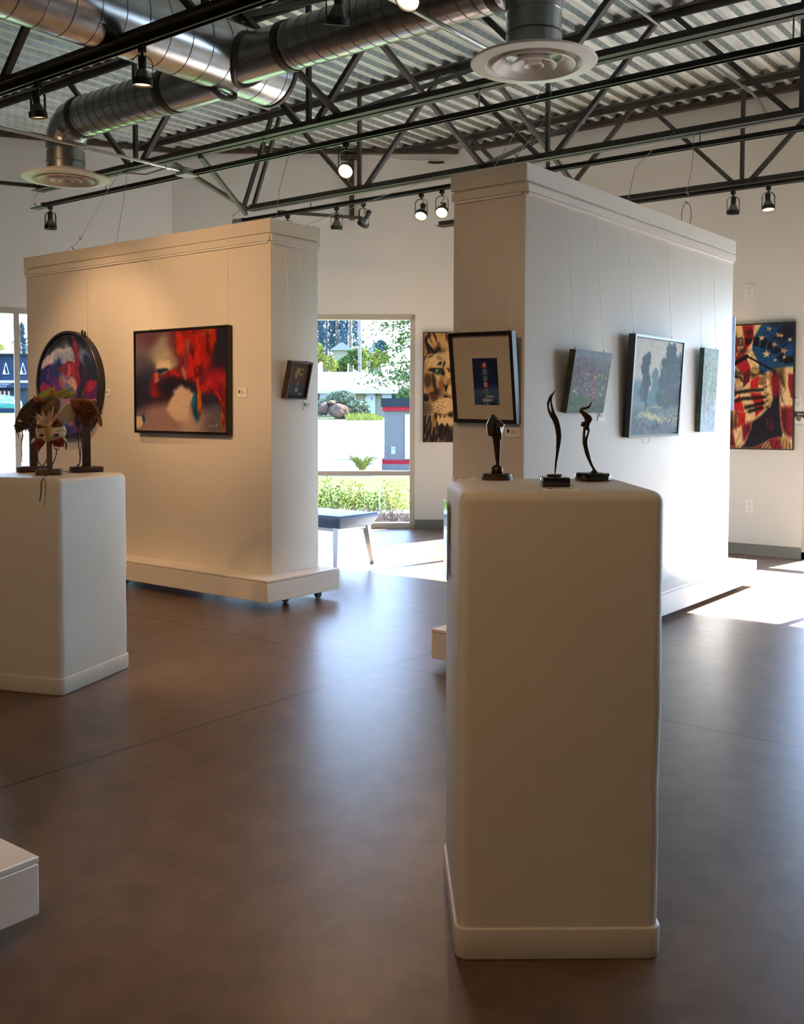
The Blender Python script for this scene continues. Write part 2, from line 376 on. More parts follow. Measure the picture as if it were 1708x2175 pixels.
def window(a, d, n, s0, s1, mull, z0=.0, z1=2.345, rail=.61, fr=.055):
    """aluminium storefront window set near the inner face"""
    WIN_N[0] += 1
    root = bpy.data.objects.new('window_%d' % WIN_N[0], None); COL.objects.link(root); root.location = a + d * s0; root['kind'] = 'structure'
    off = n * .045
    def b(sa, sb, za, zb, dep=.05):
        return (a + d * (sa + sb) / 2 + off + Vector((0, 0, (za + zb) / 2)), d * (sb - sa) / 2, n * dep, (0, 0, (zb - za) / 2))
    f = MB()
    f.obox(*b(s0, s1, z1 - fr, z1)).obox(*b(s0, s1, z0, z0 + .062)).obox(*b(s0, s0 + fr, z0, z1)).obox(*b(s1 - fr, s1, z0, z1))
    fo = f.build('window_frame', M['frame_alu'], root)
    es = [s0 + fr / 2] + list(mull) + [s1 - fr / 2]
    for q in mull: MB().obox(*b(q - fr / 2, q + fr / 2, z0 + .06, z1 - fr, .048)).build('mullion', M['frame_alu'], root)
    for i in range(len(es) - 1):
        MB().obox(*b(es[i] + fr / 2, es[i + 1] - fr / 2, rail - .026, rail + .026, .046)).build('rail', M['frame_alu'], root)
        for za, zb in ((z0 + .062, rail - .026), (rail + .026, z1 - fr)):
            g = b(es[i] + fr / 2, es[i + 1] - fr / 2, za, zb, .004)
            g = (g[0] + n * .02, g[1], g[2], Vector(g[3])); c = MB(); A, B, C_, D_ = g
            c.add([A - B - D_, A + B - D_, A + B + D_, A - B + D_], [(0, 1, 2, 3)]); c.build('pane', M['glass'], root)
    return root
# back wall (far right in the picture), running from the right end towards the corner
bo = []
def BX(x): return x - P4.x
a, d, n = Vector((P4.x, P4.y, 0)), None, None
openB = [(BX(-5.83), BX(-3.52), .0, 2.345), (BX(-2.655), BX(-.20), .0, 2.345), (BX(.75), BX(3.2), .0, 2.345)]
def wall2(name, a, b, opens, m, **k):     # same as wall, but room on the right side of a->b
    a = Vector(a); b = Vector(b); L = (b - a).length
    A, D, N_ = wall(name, b, a, [(L - o[1], L - o[0], o[2], o[3]) for o in opens], m, **k)
    return a, (b - a).normalized(), N_
a, d, n = wall2('wall_back', P4, (XR, 9.13, 0), openB, M['wall'])
window(a, d, n, BX(-5.83), BX(-3.52), [BX(-4.685)])
window(a, d, n, BX(-2.655), BX(-.20), [BX(-1.40)])
window(a, d, n, BX(.75), BX(3.2), [BX(1.98)])
LC = (P4 - P3).length
sQ = (Q0 - P3).length
oc = [(sQ - 2.34, sQ, .0, 2.345)]
a, d, n = wall2('wall_corner', P3, P4, oc, M['wall'], ext=.06)
window(a, d, n, sQ - 2.34, sQ, [sQ - 1.17])
LA = (P3 - P2).length
# left corner facet: window whose mullion stands at the left edge of the picture
sM = 1.837
oa = [(sM - 1.25, sM + 1.20, .0, 2.345)]
a, d, n = wall2('wall_left_corner', P2, P3, oa, M['wall'], ext=.06)
window(a, d, n, sM - 1.25, sM + 1.20, [sM])
ol = []
a, d, n = wall2('wall_left', (-10.5, YF, 0), P2, ol, M['wall'], ext=.06)
pass
wall2('wall_front', (XR, YF, 0), (-10.5, YF, 0), [], M['wall'])
wall2('wall_right', (XR, 9.13, 0), (XR, YF, 0), [], M['wall'])

# baseboards between the windows
def baseboard(name, a, b):
    a = Vector(a); b = Vector(b); d = (b - a).normalized(); n = Vector((-d.y, d.x, 0))
    mb = MB(); L = (b - a).length
    prof = [(0, .0), (.016, .0), (.010, .008), (.005, .022), (.005, .098), (0, .10)]
    vs = []; 
    for s in (0, L):
        for o_, z in prof: vs.append(a + d * s - n * o_ + Vector((0, 0, z)))
    k = len(prof); mb.add(vs, [tuple(range(k)), tuple(range(k, 2 * k))] + [(i, (i + 1) % k, k + (i + 1) % k, k + i) for i in range(k)])
    mb.build(name, M['base'])['kind'] = 'structure'
baseboard('baseboard_back', (-3.52, 9.13, 0), (-2.655, 9.13, 0))
baseboard('baseboard_corner', Q0, P4); baseboard('baseboard_back_corner', P4, (-5.83, 9.13, 0))
baseboard('baseboard_back_right', (-.2, 9.13, 0), (.75, 9.13, 0))
baseboard('baseboard_left_corner', P3, Q0 - FD * 2.34)
baseboard('baseboard_left', P2, P2 + (P3 - P2).normalized() * (sM - 1.25))

# corrugated steel roof deck (ribs run along Y)
mb = MB(); pitch = .152; x = -10.75; prof = []
while x < XR + .15:
    prof += [(x, DECK), (x + .045, DECK), (x + .060, DECK + .038), (x + .137, DECK + .038)]; x += pitch
n_ = len(prof)
vs = [(x, y, z) for y in (YF - .1, 9.32) for x, z in prof]
fs = [(i, i + 1, n_ + i + 1, n_ + i) for i in range(n_ - 1)]
vs += [(x, y, z + .003) for (x, y, z) in vs]
fs += [tuple(q + 2 * n_ for q in f) for f in fs]
mb.add(vs, fs)
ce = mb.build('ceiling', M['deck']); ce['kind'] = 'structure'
MB().box(-10.9, XR + .3, YF - .3, 9.5, DECK + .06, DECK + .2).build('roof_slab', M['wall'])['kind'] = 'structure'
# rusty ledger angles where deck meets the walls
MB().box(-6.2, XR, 9.06, 9.128, 4.07, 4.118).build('trim_1', M['rust'])['kind'] = 'structure'
MB().bar(P3 - FN * .03 + Vector((0, 0, 4.095)), P4 - FN * .03 + Vector((0, 0, 4.095)), .06, .045).build('trim_2', M['rust'])['kind'] = 'structure'
dA = (P3 - P2).normalized(); nA = Vector((-dA.y, dA.x, 0))
MB().bar(P2 - nA * .03 + Vector((0, 0, 4.095)), P3 - nA * .03 + Vector((0, 0, 4.095)), .06, .045).build('trim_3', M['rust'])['kind'] = 'structure'

# ------------------------------------------------------------------ movable partitions
def partition(x0, x1, y0, y1, bx0, bx1, by0, by1, zb, zt, label, wheels, rail_faces='fr', top=2.54):
    root = thing('display_partition', ((x0 + x1) / 2, (y0 + y1) / 2, 0), label, 'display wall')
    MB().box(x0, x1, y0, y1, zt - .01, top - .05).build('panel', M['panel'], root, bevel=.006, seg=2)
    MB().box(x0 - .012, x1 + .012, y0 - .012, y1 + .012, top - .092, top).build('cap_board', M['panel'], root, bevel=.003, seg=1)
    r = MB()     # wooden rail boards below the cap
    r.box(x0 - .003, x1 + .003, y0 - .016, y0 + .01, top - .145, top - .103)
    r.box(x0 - .003, x1 + .003, y1 - .01, y1 + .016, top - .145, top - .103)
    r.box(x1 - .01, x1 + .016, y0 - .003, y1 + .003, top - .145, top - .103)
    r.build('rail_board', M['panel'], root, bevel=.002, seg=1)
    h = MB()     # thin metal picture rail
    h.box(x0 + .02, x1 - .02, y0 - .013, y0, top - .158, top - .147)
    h.build('picture_rail', M['clear'], root)
    MB().box(x1, x1 + .013, y0 + .01, y1 - .01, top - .128 - .03, top - .117 - .03).build('picture_rail', M['white'], root)
    # plinth box with lid
    p = MB().box(bx0, bx1, by0, by1, zb, zt - .018); p.build('plinth', M['panel'], root, bevel=.003, seg=1)
    MB().box(bx0 - .001, bx1 + .001, by0 - .001, by1 + .001, zt - .016, zt).build('plinth_lid', M['panel'], root, bevel=.003, seg=1)
    for wx, wy in wheels:
        c = MB(); c.box(wx - .03, wx + .03, wy - .03, wy + .03, zb - .006, zb + .001)
        c.cyl((wx - .012, wy, .026), (wx + .012, wy, .026), .026, 16); c.box(wx - .016, wx + .016, wy - .008, wy + .008, .02, zb)
        c.build('caster', M['black'], root)
    return root
partition(-7.60, -4.76, 4.715, 5.17, -7.73, -4.605, 4.52, 5.21, .06, .205,
          'long white partition on casters carrying the round painting and the red abstract', [(-4.78, 4.86), (-4.72, 5.12), (-7.6, 4.6), (-7.6, 5.1), (-6.2, 4.62)])
partition(-3.125, -2.68, 4.455, 7.40, -2.985, -2.50, 4.08, 7.50, .04, .19,
          'tall white partition on the right with three landscape pictures on its side', [(-2.9, 4.2), (-2.6, 4.2), (-2.9, 7.3), (-2.6, 7.3)])
partition(-2.80, -2.335, -1.7, 1.24, -2.90, -2.185, -1.8, 1.365, .05, .195,
          'nearest partition, only its white plinth corner showing at lower left', [(-2.3, 1.25), (-2.8, 1.25), (-2.5, -1.6)])

# ------------------------------------------------------------------ pedestals
def rrect(hw, r, n=6):
    pts = []
    for cx, cy, a0 in ((hw - r, hw - r, 0), (-hw + r, hw - r, 90), (-hw + r, -hw + r, 180), (hw - r, -hw + r, 270)):
        for k in range(n + 1):
            a = R(a0 + 90 * k / n); pts.append((cx + r * math.cos(a), cy + r * math.sin(a)))
    return pts
def pedestal(name, c, rz, s, hgt, label):
    root = thing(name, (c[0], c[1], 0), label, 'pedestal', rz=rz)
    hw = s / 2
    def ringbody(rows, nm):
        mb = MB(); k = len(rrect(hw, .03)); vs = []
        for z, inset, rr_ in rows: vs += [(x, y, z) for x, y in rrect(hw - inset, max(rr_, .004))]
        fs = [(i * k + j, i * k + (j + 1) % k, (i + 1) * k + (j + 1) % k, (i + 1) * k + j) for i in range(len(rows) - 1) for j in range(k)]
        fs += [tuple(reversed(range(k))), tuple((len(rows) - 1) * k + j for j in range(k))]
        mb.add(vs, fs); return mb.build(nm, M['ped'], root, smooth=True, local=True)
    rows = [(.074, .007, .028)] + [(.2 + i * .2, .006 + .0015 * math.sin(i * 2.1), .028) for i in range(int((hgt - .25) / .2))]
    R_ = .026
    for k in range(7):
        a = R(90 * k / 6); rows.append((hgt - R_ + R_ * math.sin(a), .006 + R_ * (1 - math.cos(a)), .028))
    ringbody(rows, 'body')
    ringbody([(.002, .004, .028), (.008, .001, .030), (.070, .0, .030), (.0745, .0008, .030), (.077, .004, .028)], 'skirt')
    return root
cR = V(.365, 2.545, 0); 
pedestal('pedestal', (cR.x, cR.y), YAW + R(1.0), .487, 1.10, 'tall off-white pedestal in the foreground carrying three bronze sculptures')
cL = V(-1.706, 4.83, 0)
pedestal('pedestal', (cL.x, cL.y), YAW - R(17.5), .557, .98, 'shorter white pedestal at left carrying three feathered masks')

# ------------------------------------------------------------------ hanging lines and pictures
def picture(name, label, axis, wallpos, u, zb, w, h, th, lean, paint, framemat=None, fw_=.012, cat='painting', mat_kind='paint', recess=.006, wires=(), ztop=2.385, rot=0, lip=True, matboard=None, relief=0, sidepaint=None):
    """local frame: x along the picture, y up, z out of the wall; leaning forward by `lean` about its lower back edge"""
    sg = -1 if axis == 'Y' else 1
    if axis == 'Y': X = Vector((1, 0, 0)); N = Vector((0, -1, 0)); base = Vector((u, wallpos, zb))
    elif axis == 'X': X = Vector((0, 1, 0)); N = Vector((1, 0, 0)); base = Vector((wallpos, u, zb))
    else: X = axis; N = Vector((X.y, -X.x, 0)); base = Vector(wallpos) + Vector((0, 0, zb))
    Z = Vector((0, 0, 1))
    root = thing(name, base, label, cat)
    U = Z * math.cos(lean) + N * math.sin(lean); NN = N * math.cos(lean) - Z * math.sin(lean)
    X2 = X * math.cos(rot) + U * math.sin(rot); U2 = U * math.cos(rot) - X * math.sin(rot)
    def T(x, y, z): return N * .002 + X2 * x + U2 * y + NN * z
    def bx(mb, x0, x1, y0, y1, z0, z1):
        vs = [T(x, y, z) for z in (z0, z1) for y in (y0, y1) for x in (x0, x1)]
        mb.add(vs, [(0, 2, 3, 1), (4, 5, 7, 6), (0, 1, 5, 4), (2, 6, 7, 3), (0, 4, 6, 2), (1, 3, 7, 5)])
    if framemat:
        f = MB()
        bx(f, -w / 2, w / 2, 0, fw_, 0, th); bx(f, -w / 2, w / 2, h - fw_, h, 0, th); bx(f, -w / 2, -w / 2 + fw_, fw_, h - fw_, 0, th); bx(f, w / 2 - fw_, w / 2, fw_, h - fw_, 0, th)
        f.build('frame', framemat, root, local=True)
        k = MB(); bx(k, -w / 2 + fw_, w / 2 - fw_, fw_, h - fw_, .004, th - recess - .012); k.build('backing', M['blkframe'], root, local=True)
        i0 = fw_ + (.006 if lip and not matboard else .0); zf = th - recess
    else:
        c = MB(); bx(c, -w / 2, w / 2, 0, h, 0, th - .001); c.build('canvas', sidepaint or M['card'], root, local=True)
        i0 = 0; zf = th + .0005
    if matboard:
        q = MB(); bx(q, -w / 2 + fw_, w / 2 - fw_, fw_, h - fw_, zf - .01, zf); q.build('mat_board', M['mat_board'], root, local=True)
        x0, x1, y0, y1 = matboard
        O = T(x0 * w - w / 2, h - y0 * h, zf + .001); A = X2 * ((x1 - x0) * w); B = -U2 * ((y1 - y0) * h)
    else:
        O = T(-w / 2 + i0, h - i0, zf); A = X2 * (w - 2 * i0); B = -U2 * (h - 2 * i0)
        if framemat and i0 > fw_:
            q = MB(); bx(q, -w / 2 + i0, w / 2 - i0, i0, h - i0, .004, zf - .001); q.build('canvas', M['card'], root, local=True)
    grid_mesh('painted_surface', paint, O, A, B, M[mat_kind], root, relief=relief)
    for wx in wires:
        p0 = T(wx * w, h, th * .3); p1 = Vector((p0.x, p0.y, ztop - zb)) if False else Vector((X.x * p0.dot(X), X.y * p0.dot(X), 0)) + N * .008 + Vector((0, 0, ztop - zb))
        MB().tube([p0, p1], .0010, 6).build('hanging_line', M['clear'], root, local=True)
        MB().tube([p0 + T(0, 0, 0) * 0, p0 + Vector((0, 0, .0)) + U2 * .014], .0022, 6).build('hook', M['wire'], root, local=True)
    return root

# --- red and navy abstract
p = Paint(220, 170, (52, 50, 76)).warp(.05, 5, 11)
p.blob(.15, .2, .32, .28, (132, 112, 128), .6).blob(.1, .36, .2, .16, (98, 94, 108), .6).blob(.3, .04, .3, .1, (108, 72, 88), .7)
p.blob(.1, .56, .16, .18, (54, 56, 82), .6).blob(.34, .22, .15, .18, (158, 150, 142), .45).blob(.36, .3, .13, .12, (178, 166, 146), .4)
p.blob(.93, .2, .12, .35, (48, 44, 66), .4).blob(.55, .1, .16, .2, (110, 48, 58), .6).blob(.7, .2, .16, .26, (178, 38, 30), .45)
p.blob(.52, .12, .06, .1, (205, 52, 32), .6).blob(.66, .34, .12, .16, (196, 44, 44), .5).blob(.85, .1, .04, .14, (190, 50, 28), .5).blob(.79, .03, .06, .06, (196, 104, 28), .5)
p.blob(.6, .24, .02, .12, (120, 78, 96), .5, 10).blob(.62, .16, .02, .06, (160, 96, 110), .5)
p.blob(.43, .46, .12, .07, (182, 42, 46), .45, -15).blob(.22, .56, .07, .12, (164, 44, 56), .5).blob(.24, .63, .06, .03, (200, 44, 50), .5)
p.blob(.9, .52, .16, .14, (168, 36, 56), .5).blob(.8, .56, .08, .09, (196, 46, 56), .4).blob(.76, .48, .05, .05, (150, 40, 60), .4)
p.blob(.42, .55, .2, .09, (44, 38, 58), .5).blob(.3, .7, .2, .08, (60, 36, 52), .5, -20).blob(.84, .73, .14, .1, (58, 54, 82), .6).blob(.97, .66, .04, .14, (130, 34, 50), .5)
p.blob(.5, 1.02, .62, .26, (166, 140, 138), .35).blob(.35, .86, .3, .14, (160, 134, 134), .6).blob(.9, .92, .14, .14, (112, 104, 112), .6).blob(.62, .95, .1, .12, (180, 160, 150), .6)
p.warp(.018, 14, 31)
p.poly([(.38, .72), (.42, .64), (.46, .585), (.50, .55), (.53, .535), (.56, .56), (.60, .575), (.635, .62), (.655, .625), (.655, .69), (.625, .70), (.60, .9), (.45, .9), (.36, .78)], (206, 184, 164), .02)
p.poly([(.24, .355), (.26, .30), (.38, .29), (.42, .35), (.39, .385), (.25, .37)], (216, 196, 172), .02).poly([(.25, .372), (.38, .372), (.38, .40), (.27, .41)], (34, 60, 88), .008)
p.poly([(.21, .41), (.265, .40), (.27, .49), (.22, .51)], (178, 116, 98), .01).poly([(0, .855), (.07, .86), (.075, .93), (.05, .97), (0, .98)], (220, 196, 170), .006).blob(.09, .88, .015, .05, (24, 90, 124), .6)
p.blob(.69, .77, .04, .12, (26, 84, 112), .5).blob(.66, .68, .02, .06, (40, 120, 160), .5).blob(.72, .7, .022, .14, (196, 110, 36), .4, -3).blob(.70, .5, .012, .1, (190, 90, 50), .6).blob(.97, .86, .02, .16, (196, 96, 36), .5)
p.line([(.87, .58), (.92, .64), (.95, .72)], .008, (220, 50, 40), .9, .01).blob(.56, .42, .02, .07, (180, 120, 120), .5, -8)
for k in range(5): p.line([(.82 + .02 * k, .94), (.825 + .02 * k, .925)], .003, (210, 190, 180), .8)
nz = fbm(p.u, p.v, 16, 77, 4, .6); redm = np.clip((p.c[..., 0] - p.c[..., 2] - 60) / 60, 0, 1)
p.mix(np.clip((nz - .52) * 7, 0, 1) * redm * .75, (92, 26, 36)); p.mix(np.clip((fbm(p.u, p.v, 20, 91, 3, .5) - .6) * 8, 0, 1) * redm * .6, (214, 70, 40))
p.grain(.07, 70, 5); p.gam = 1.2
picture('framed_abstract_painting', 'large red, navy and mauve abstract painting in a deep black frame', 'Y', 4.715, -5.629, 1.124, 1.003, .743, .049, 0.0, p, M['blkframe'], .012, wires=(-.34, .46), rot=R(-.2))
# --- round resin painting
p = Paint(210, 210, (92, 60, 140)).warp(.05, 14, 21); p.sk = .6
p.blob(.5, .05, .5, .2, (84, 92, 120), .3).poly([(.1, .0), (.9, 0), (.86, .06), (.55, .085), (.45, .06), (.3, .08), (.1, .1)], (38, 36, 48), .02)
p.blob(.28, .22, .5, .1, (196, 200, 222), .35).blob(.42, .22, .26, .055, (168, 184, 214), .4).blob(.12, .22, .12, .1, (222, 214, 230), .5).blob(.85, .22, .14, .1, (120, 146, 186), .5)
p.blob(.92, .28, .14, .12, (56, 66, 98), .5).blob(.92, .42, .1, .1, (48, 62, 84), .6)
p.blob(.15, .38, .16, .12, (86, 52, 152), .5).blob(.08, .42, .1, .14, (44, 58, 148), .6).blob(.34, .34, .12, .1, (40, 76, 146), .5).blob(.5, .34, .18, .06, (148, 50, 80), .5)
p.blob(.62, .4, .06, .1, (196, 60, 72), .5).blob(.52, .36, .04, .05, (204, 130, 140), .6).poly([(.60, .0), (.72, .04), (.74, .3), (.72, .5), (.64, .5), (.62, .3)], (140, 46, 82), .02).line([(.66, .05), (.7, .2), (.69, .42)], .014, (176, 104, 130), .8, .02)
p.poly([(.70, .28), (.78, .3), (.80, .46), (.76, .66), (.66, .8), (.68, .6), (.72, .45)], (58, 40, 78), .02).blob(.74, .6, .04, .16, (46, 66, 84), .5, 10)
p.blob(.5, .5, .16, .08, (176, 152, 190), .5, 35).blob(.58, .5, .08, .05, (226, 178, 176), .5, 30).blob(.5, .56, .1, .07, (106, 142, 188), .5, 30).blob(.4, .48, .07, .06, (172, 112, 122), .5).blob(.42, .6, .1, .05, (168, 134, 160), .5)
p.blob(.18, .58, .18, .08, (196, 66, 112), .5, 20).blob(.1, .52, .1, .05, (170, 60, 120), .6).blob(.3, .5, .06, .1, (120, 62, 150), .6, -15).blob(.88, .52, .1, .07, (196, 52, 74), .5, -30).blob(.8, .6, .05, .06, (156, 36, 56), .5).blob(.88, .64, .12, .06, (112, 44, 116), .5)
p.blob(.35, .7, .3, .08, (176, 120, 170), .5).blob(.6, .74, .1, .06, (66, 60, 150), .5).blob(.3, .84, .3, .1, (120, 60, 130), .5).blob(.5, .86, .1, .08, (70, 110, 180), .5).blob(.62, .9, .04, .03, (224, 214, 226), .4).blob(.72, .88, .12, .06, (34, 34, 56), .5).blob(.45, .95, .12, .05, (40, 60, 150), .5).blob(.58, .88, .07, .05, (178, 40, 80), .5, 0, .6)
rs = np.random.RandomState(4)
for k in range(60):
    x = rs.uniform(.08, .85); y = rs.uniform(.25, .95); a = rs.uniform(-.12, .12)
    p.line([(x, y), (x + a, y + rs.uniform(.04, .14))], .003, [(214, 190, 220), (200, 80, 130), (130, 150, 210)][k % 3], .55, .006)
p.line([(.14, .34), (.22, .44), (.28, .56), (.3, .66)], .004, (206, 130, 190), .8, .006)
p.grain(.16, 60, 8); p.gam = 1.2
t = thing('round_painting', (-6.965, 4.715, 1.489), 'round resin painting in swirling violet, white and red inside a dark ring frame', 'painting')
Rr = .422
mb = MB(); prof = [(Rr, .0), (Rr, .056), (Rr - .004, .060), (Rr - .018, .060), (Rr - .022, .056), (Rr - .022, .0)]
mb.lathe(prof, (0, 0, 0), 72, close=True); mb.mul(Matrix.Rotation(R(90), 4, 'X')).build('ring_frame', M['blueframe'], t, smooth=True, local=True)
mb = MB().lathe([(0.001, .02), (Rr - .03, .01), (Rr - .03, .046), (.001, .046)], (0, 0, 0), 64); mb.mul(Matrix.Rotation(R(90), 4, 'X')).build('wood_disc', M['blkframe'], t, local=True)
grid_mesh('painted_surface', p, (-(Rr - .032), -.0475, Rr - .032), (2 * (Rr - .032), 0, 0), (0, 0, -2 * (Rr - .032)), M['gloss'], t, disc=True)
for dx in (-.21, -.19, .21, .235):
    MB().tube([(dx, -.01, .36), (dx, -.01, 2.385 - 1.489)], .0015, 6).build('hanging_line', M['clear'], t, local=True)
for dx in (.17, .205): MB().box(dx, dx + .012, -.035, -.025, .36, .42 - (dx - .17) * .3).build('hook', M['blkframe'], t, local=True)

# --- sunflowers
p = Paint(90, 110, (92, 56, 46)); p.poly([(0, .66), (.3, .60), (.7, .62), (1, .66), (1, 1), (0, 1)], (58, 62, 64), .01)
rs = np.random.RandomState(2)
for k in range(15):
    x = rs.uniform(.25, .75); y = rs.uniform(.14, .48)
    for q in range(9):
        a = q * 40; p.line([(x, y), (x + .07 * math.cos(R(a)), y + .055 * math.sin(R(a)))], .011, (214, 190, 84), .9, .01, True)
    p.blob(x, y, .02, .016, (90, 74, 30), .4)
for x in (.38, .45, .5, .56): p.line([(x, .45), (.5, .66)], .006, (92, 110, 60), .9)
p.poly([(.46, .54), (.55, .54), (.53, .68), (.6, .76), (.6, .82), (.55, .86), (.42, .86), (.37, .81), (.38, .75), (.47, .67)], (108, 122, 116), .01, .7).blob(.48, .8, .08, .04, (170, 160, 110), .4)
p.line([(.62, .93), (.66, .9), (.68, .94), (.74, .89), (.76, .94), (.84, .90)], .007, (200, 196, 190), .9).grain(.1, 50, 3)
picture('small_sunflower_painting', 'small leaning brown-framed painting of yellow flowers in a glass vase', 'X', -4.76, 4.906, 1.375, .202, .254, .045, .241, p, M['brnframe'], .011, wires=(-.33, .33), recess=.014, ztop=2.375)

# --- navy photo in wide mount
p = Paint(90, 150, (10, 34, 92)).warp(.01, 8, 3); p.blob(.5, .2, .8, .3, (8, 26, 78), .5).blob(.4, 1.0, 1.0, .36, (58, 84, 128), .25).blob(.9, .9, .5, .3, (66, 98, 142), .3).blob(.2, .72, .5, .06, (92, 104, 140), .4, 0, .6)
for k, (y, c) in enumerate([(.155, (196, 66, 40)), (.29, (122, 150, 158)), (.43, (110, 140, 138)), (.565, (204, 62, 36)), (.70, (96, 134, 146))]):
    x = .475 + .004 * k; p.poly([(x - .09, y - .055), (x + .08, y - .06), (x + .09, y + .05), (x - .07, y + .062)], c, .012)
def glyph(x, y, s, segs, c=(232, 226, 200), w_=.009):
    for q in segs: p.line([(x + a * s, y + b * s * .6) for a, b in q], w_, c, .9, .008)
glyph(.475, .155, .09, [[(-.5, .6), (-.5, -.6), (.2, -.6), (.4, -.2), (.1, 0), (-.5, 0)], [(0, 0), (.5, .6)]])
glyph(.482, .29, .09, [[(.5, -.4), (0, -.6), (-.5, 0), (0, .6), (.5, .4), (.5, -.4)]], (60, 80, 90))
glyph(.486, .43, .09, [[(-.6, -.5), (.6, -.5)], [(0, -.5), (0, .6)]], (60, 80, 80))
glyph(.49, .565, .09, [[(.5, -.6), (-.4, -.6), (-.4, .6), (.5, .6)], [(-.4, 0), (.3, 0)]])
glyph(.494, .70, .09, [[(-.4, -.6), (-.4, .6), (.5, .6)]], (60, 84, 96))
p.star(.33, .165, .02, (220, 190, 200)).star(.62, .3, .02, (220, 216, 220), 0).star(.62, .585, .018, (200, 120, 130))
p.line([(.5, .74), (.5, .99)], .012, (190, 196, 190), .8).poly([(.5, .80), (.8, .80), (.8, .83), (.5, .83)], (186, 190, 192), .005).poly([(.34, .865), (.72, .865), (.72, .92), (.34, .92)], (216, 208, 200), .005)
for k in range(6): p.poly([(.37 + k * .05, .88), (.405 + k * .05, .88), (.405 + k * .05, .895), (.37 + k * .05, .895)], (60, 50, 60), .004)
for x, s in ((.66, .08), (.78, .1), (.86, .09), (.3, .06), (.72, .05)): p.poly([(x - s * .5, 1), (x - s * .2, .93), (x, .99 - s * 1.6), (x + s * .2, .93), (x + s * .5, 1)], (14, 20, 36), .008)
p.grain(.1, 50, 6)
picture('matted_navy_photograph', 'black-framed photograph of a stacked motel sign on navy blue, in a wide beige mount', 'Y', 4.455, -2.893, 1.23, .390, .472, .038, .147, p, M['blkframe'], .019, cat='picture', mat_kind='print', wires=(-.38, .42), rot=R(-.8), matboard=(.345, .735, .285, .80), recess=.012)

# --- wildflower canvas
def flowers(p, n, box_, cols, s, seed, asp=1.3):
    rs = np.random.RandomState(seed)
    for k in range(n):
        x = rs.uniform(box_[0], box_[2]); y = rs.uniform(box_[1], box_[3]); c = np.array(cols[rs.randint(len(cols))]) + rs.uniform(-14, 14)
        p.blob(x, y, s * rs.uniform(.5, 1.4), s * asp * rs.uniform(.5, 1.4), np.clip(c, 0, 255), .5, rs.uniform(0, 180), .8)
p = Paint(170, 150, (136, 148, 158)); p.blob(.5, .85, .9, .55, (92, 116, 96), .5).blob(.5, .5, .7, .3, (124, 122, 134), .6).blob(.15, .8, .3, .4, (84, 112, 96), .6)
flowers(p, 170, (0, .2, 1, .8), [(140, 118, 150), (112, 104, 134), (98, 116, 104), (120, 130, 116)], .03, 3, 2.2)
for k in range(40):
    rs_ = np.random.RandomState(k); x = rs_.uniform(0, 1); y0_ = rs_.uniform(.05, .3); p.line([(x, y0_), (x + .02, y0_ + .3)], .006, [(126, 100, 134), (104, 120, 110), (150, 76, 104)][k % 3], .6, .01)
flowers(p, 60, (.05, .1, .5, .6), [(142, 86, 108), (118, 92, 122)], .018, 5, 1.6)
for x in (.6, .62, .58, .64): flowers(p, 12, (x - .05, .3, x + .04, .85), [(176, 84, 100), (182, 106, 118)], .018, int(x * 100), 1.2)
flowers(p, 110, (.05, .35, .95, .8), [(180, 184, 158), (196, 196, 176), (160, 170, 136)], .016, 8, 1.0); flowers(p, 200, (0, .3, 1, .95), [(104, 118, 106), (126, 122, 134), (92, 108, 92)], .012, 88, 1.6)
flowers(p, 120, (0, .75, 1, 1), [(88, 112, 84), (104, 130, 100), (76, 98, 78)], .03, 9, 1.0)
p.grain(.14, 60, 9); p.gam = 1.2
picture('wildflower_canvas', 'unframed canvas of pink and white garden flowers, leaning out at the top', 'X', -2.68, 5.044, 1.285, .431, .341, .037, .159, p, None, cat='painting', wires=(-.42, .36), ztop=2.375, sidepaint=mat('canvas_edge_green', rgb(52, 56, 44), .7, var=.5, vscale=25))

# --- misty trees landscape
p = Paint(190, 170, (206, 208, 204)).warp(.02, 9, 12); p.sk = .6
p.blob(.3, .25, .5, .3, (214, 212, 204), .5).blob(.5, .68, .8, .14, (150, 176, 176), .5).blob(.5, .9, .8, .22, (132, 146, 154), .5).blob(.1, .6, .2, .16, (156, 178, 186), .5)
p.warp(.05, 14, 15)
for (x, y, rx, ry, c) in [(.24, .24, .07, .09, (78, 100, 112)), (.2, .33, .06, .05, (78, 100, 112)), (.25, .45, .09, .1, (84, 108, 122)), (.2, .56, .09, .12, (100, 130, 144)), (.27, .5, .05, .2, (82, 106, 118)), (.27, .65, .03, .1, (90, 112, 118)),
                          (.44, .38, .06, .08, (112, 150, 160)), (.45, .52, .08, .16, (126, 158, 168)), (.42, .62, .1, .1, (128, 164, 174)), (.7, .12, .07, .12, (86, 108, 116)), (.66, .28, .12, .12, (80, 104, 112)), (.7, .45, .18, .16, (84, 106, 116)), (.68, .6, .2, .12, (88, 116, 126)), (.8, .2, .06, .2, (74, 96, 106)), (.88, .36, .12, .2, (92, 108, 118)), (.97, .25, .06, .14, (96, 112, 118)), (.9, .55, .14, .14, (90, 110, 120)), (.04, .55, .05, .1, (150, 172, 180))]:
    p.blob(x, y, rx, ry, c, .35)
flowers(p, 130, (.55, .25, 1, .68), [(120, 120, 112), (72, 92, 100), (110, 130, 140), (140, 120, 100), (130, 140, 150)], .014, 13, 2.0)
flowers(p, 90, (0, .7, 1, .86), [(150, 176, 170), (128, 154, 162), (164, 178, 150)], .04, 14, .3)
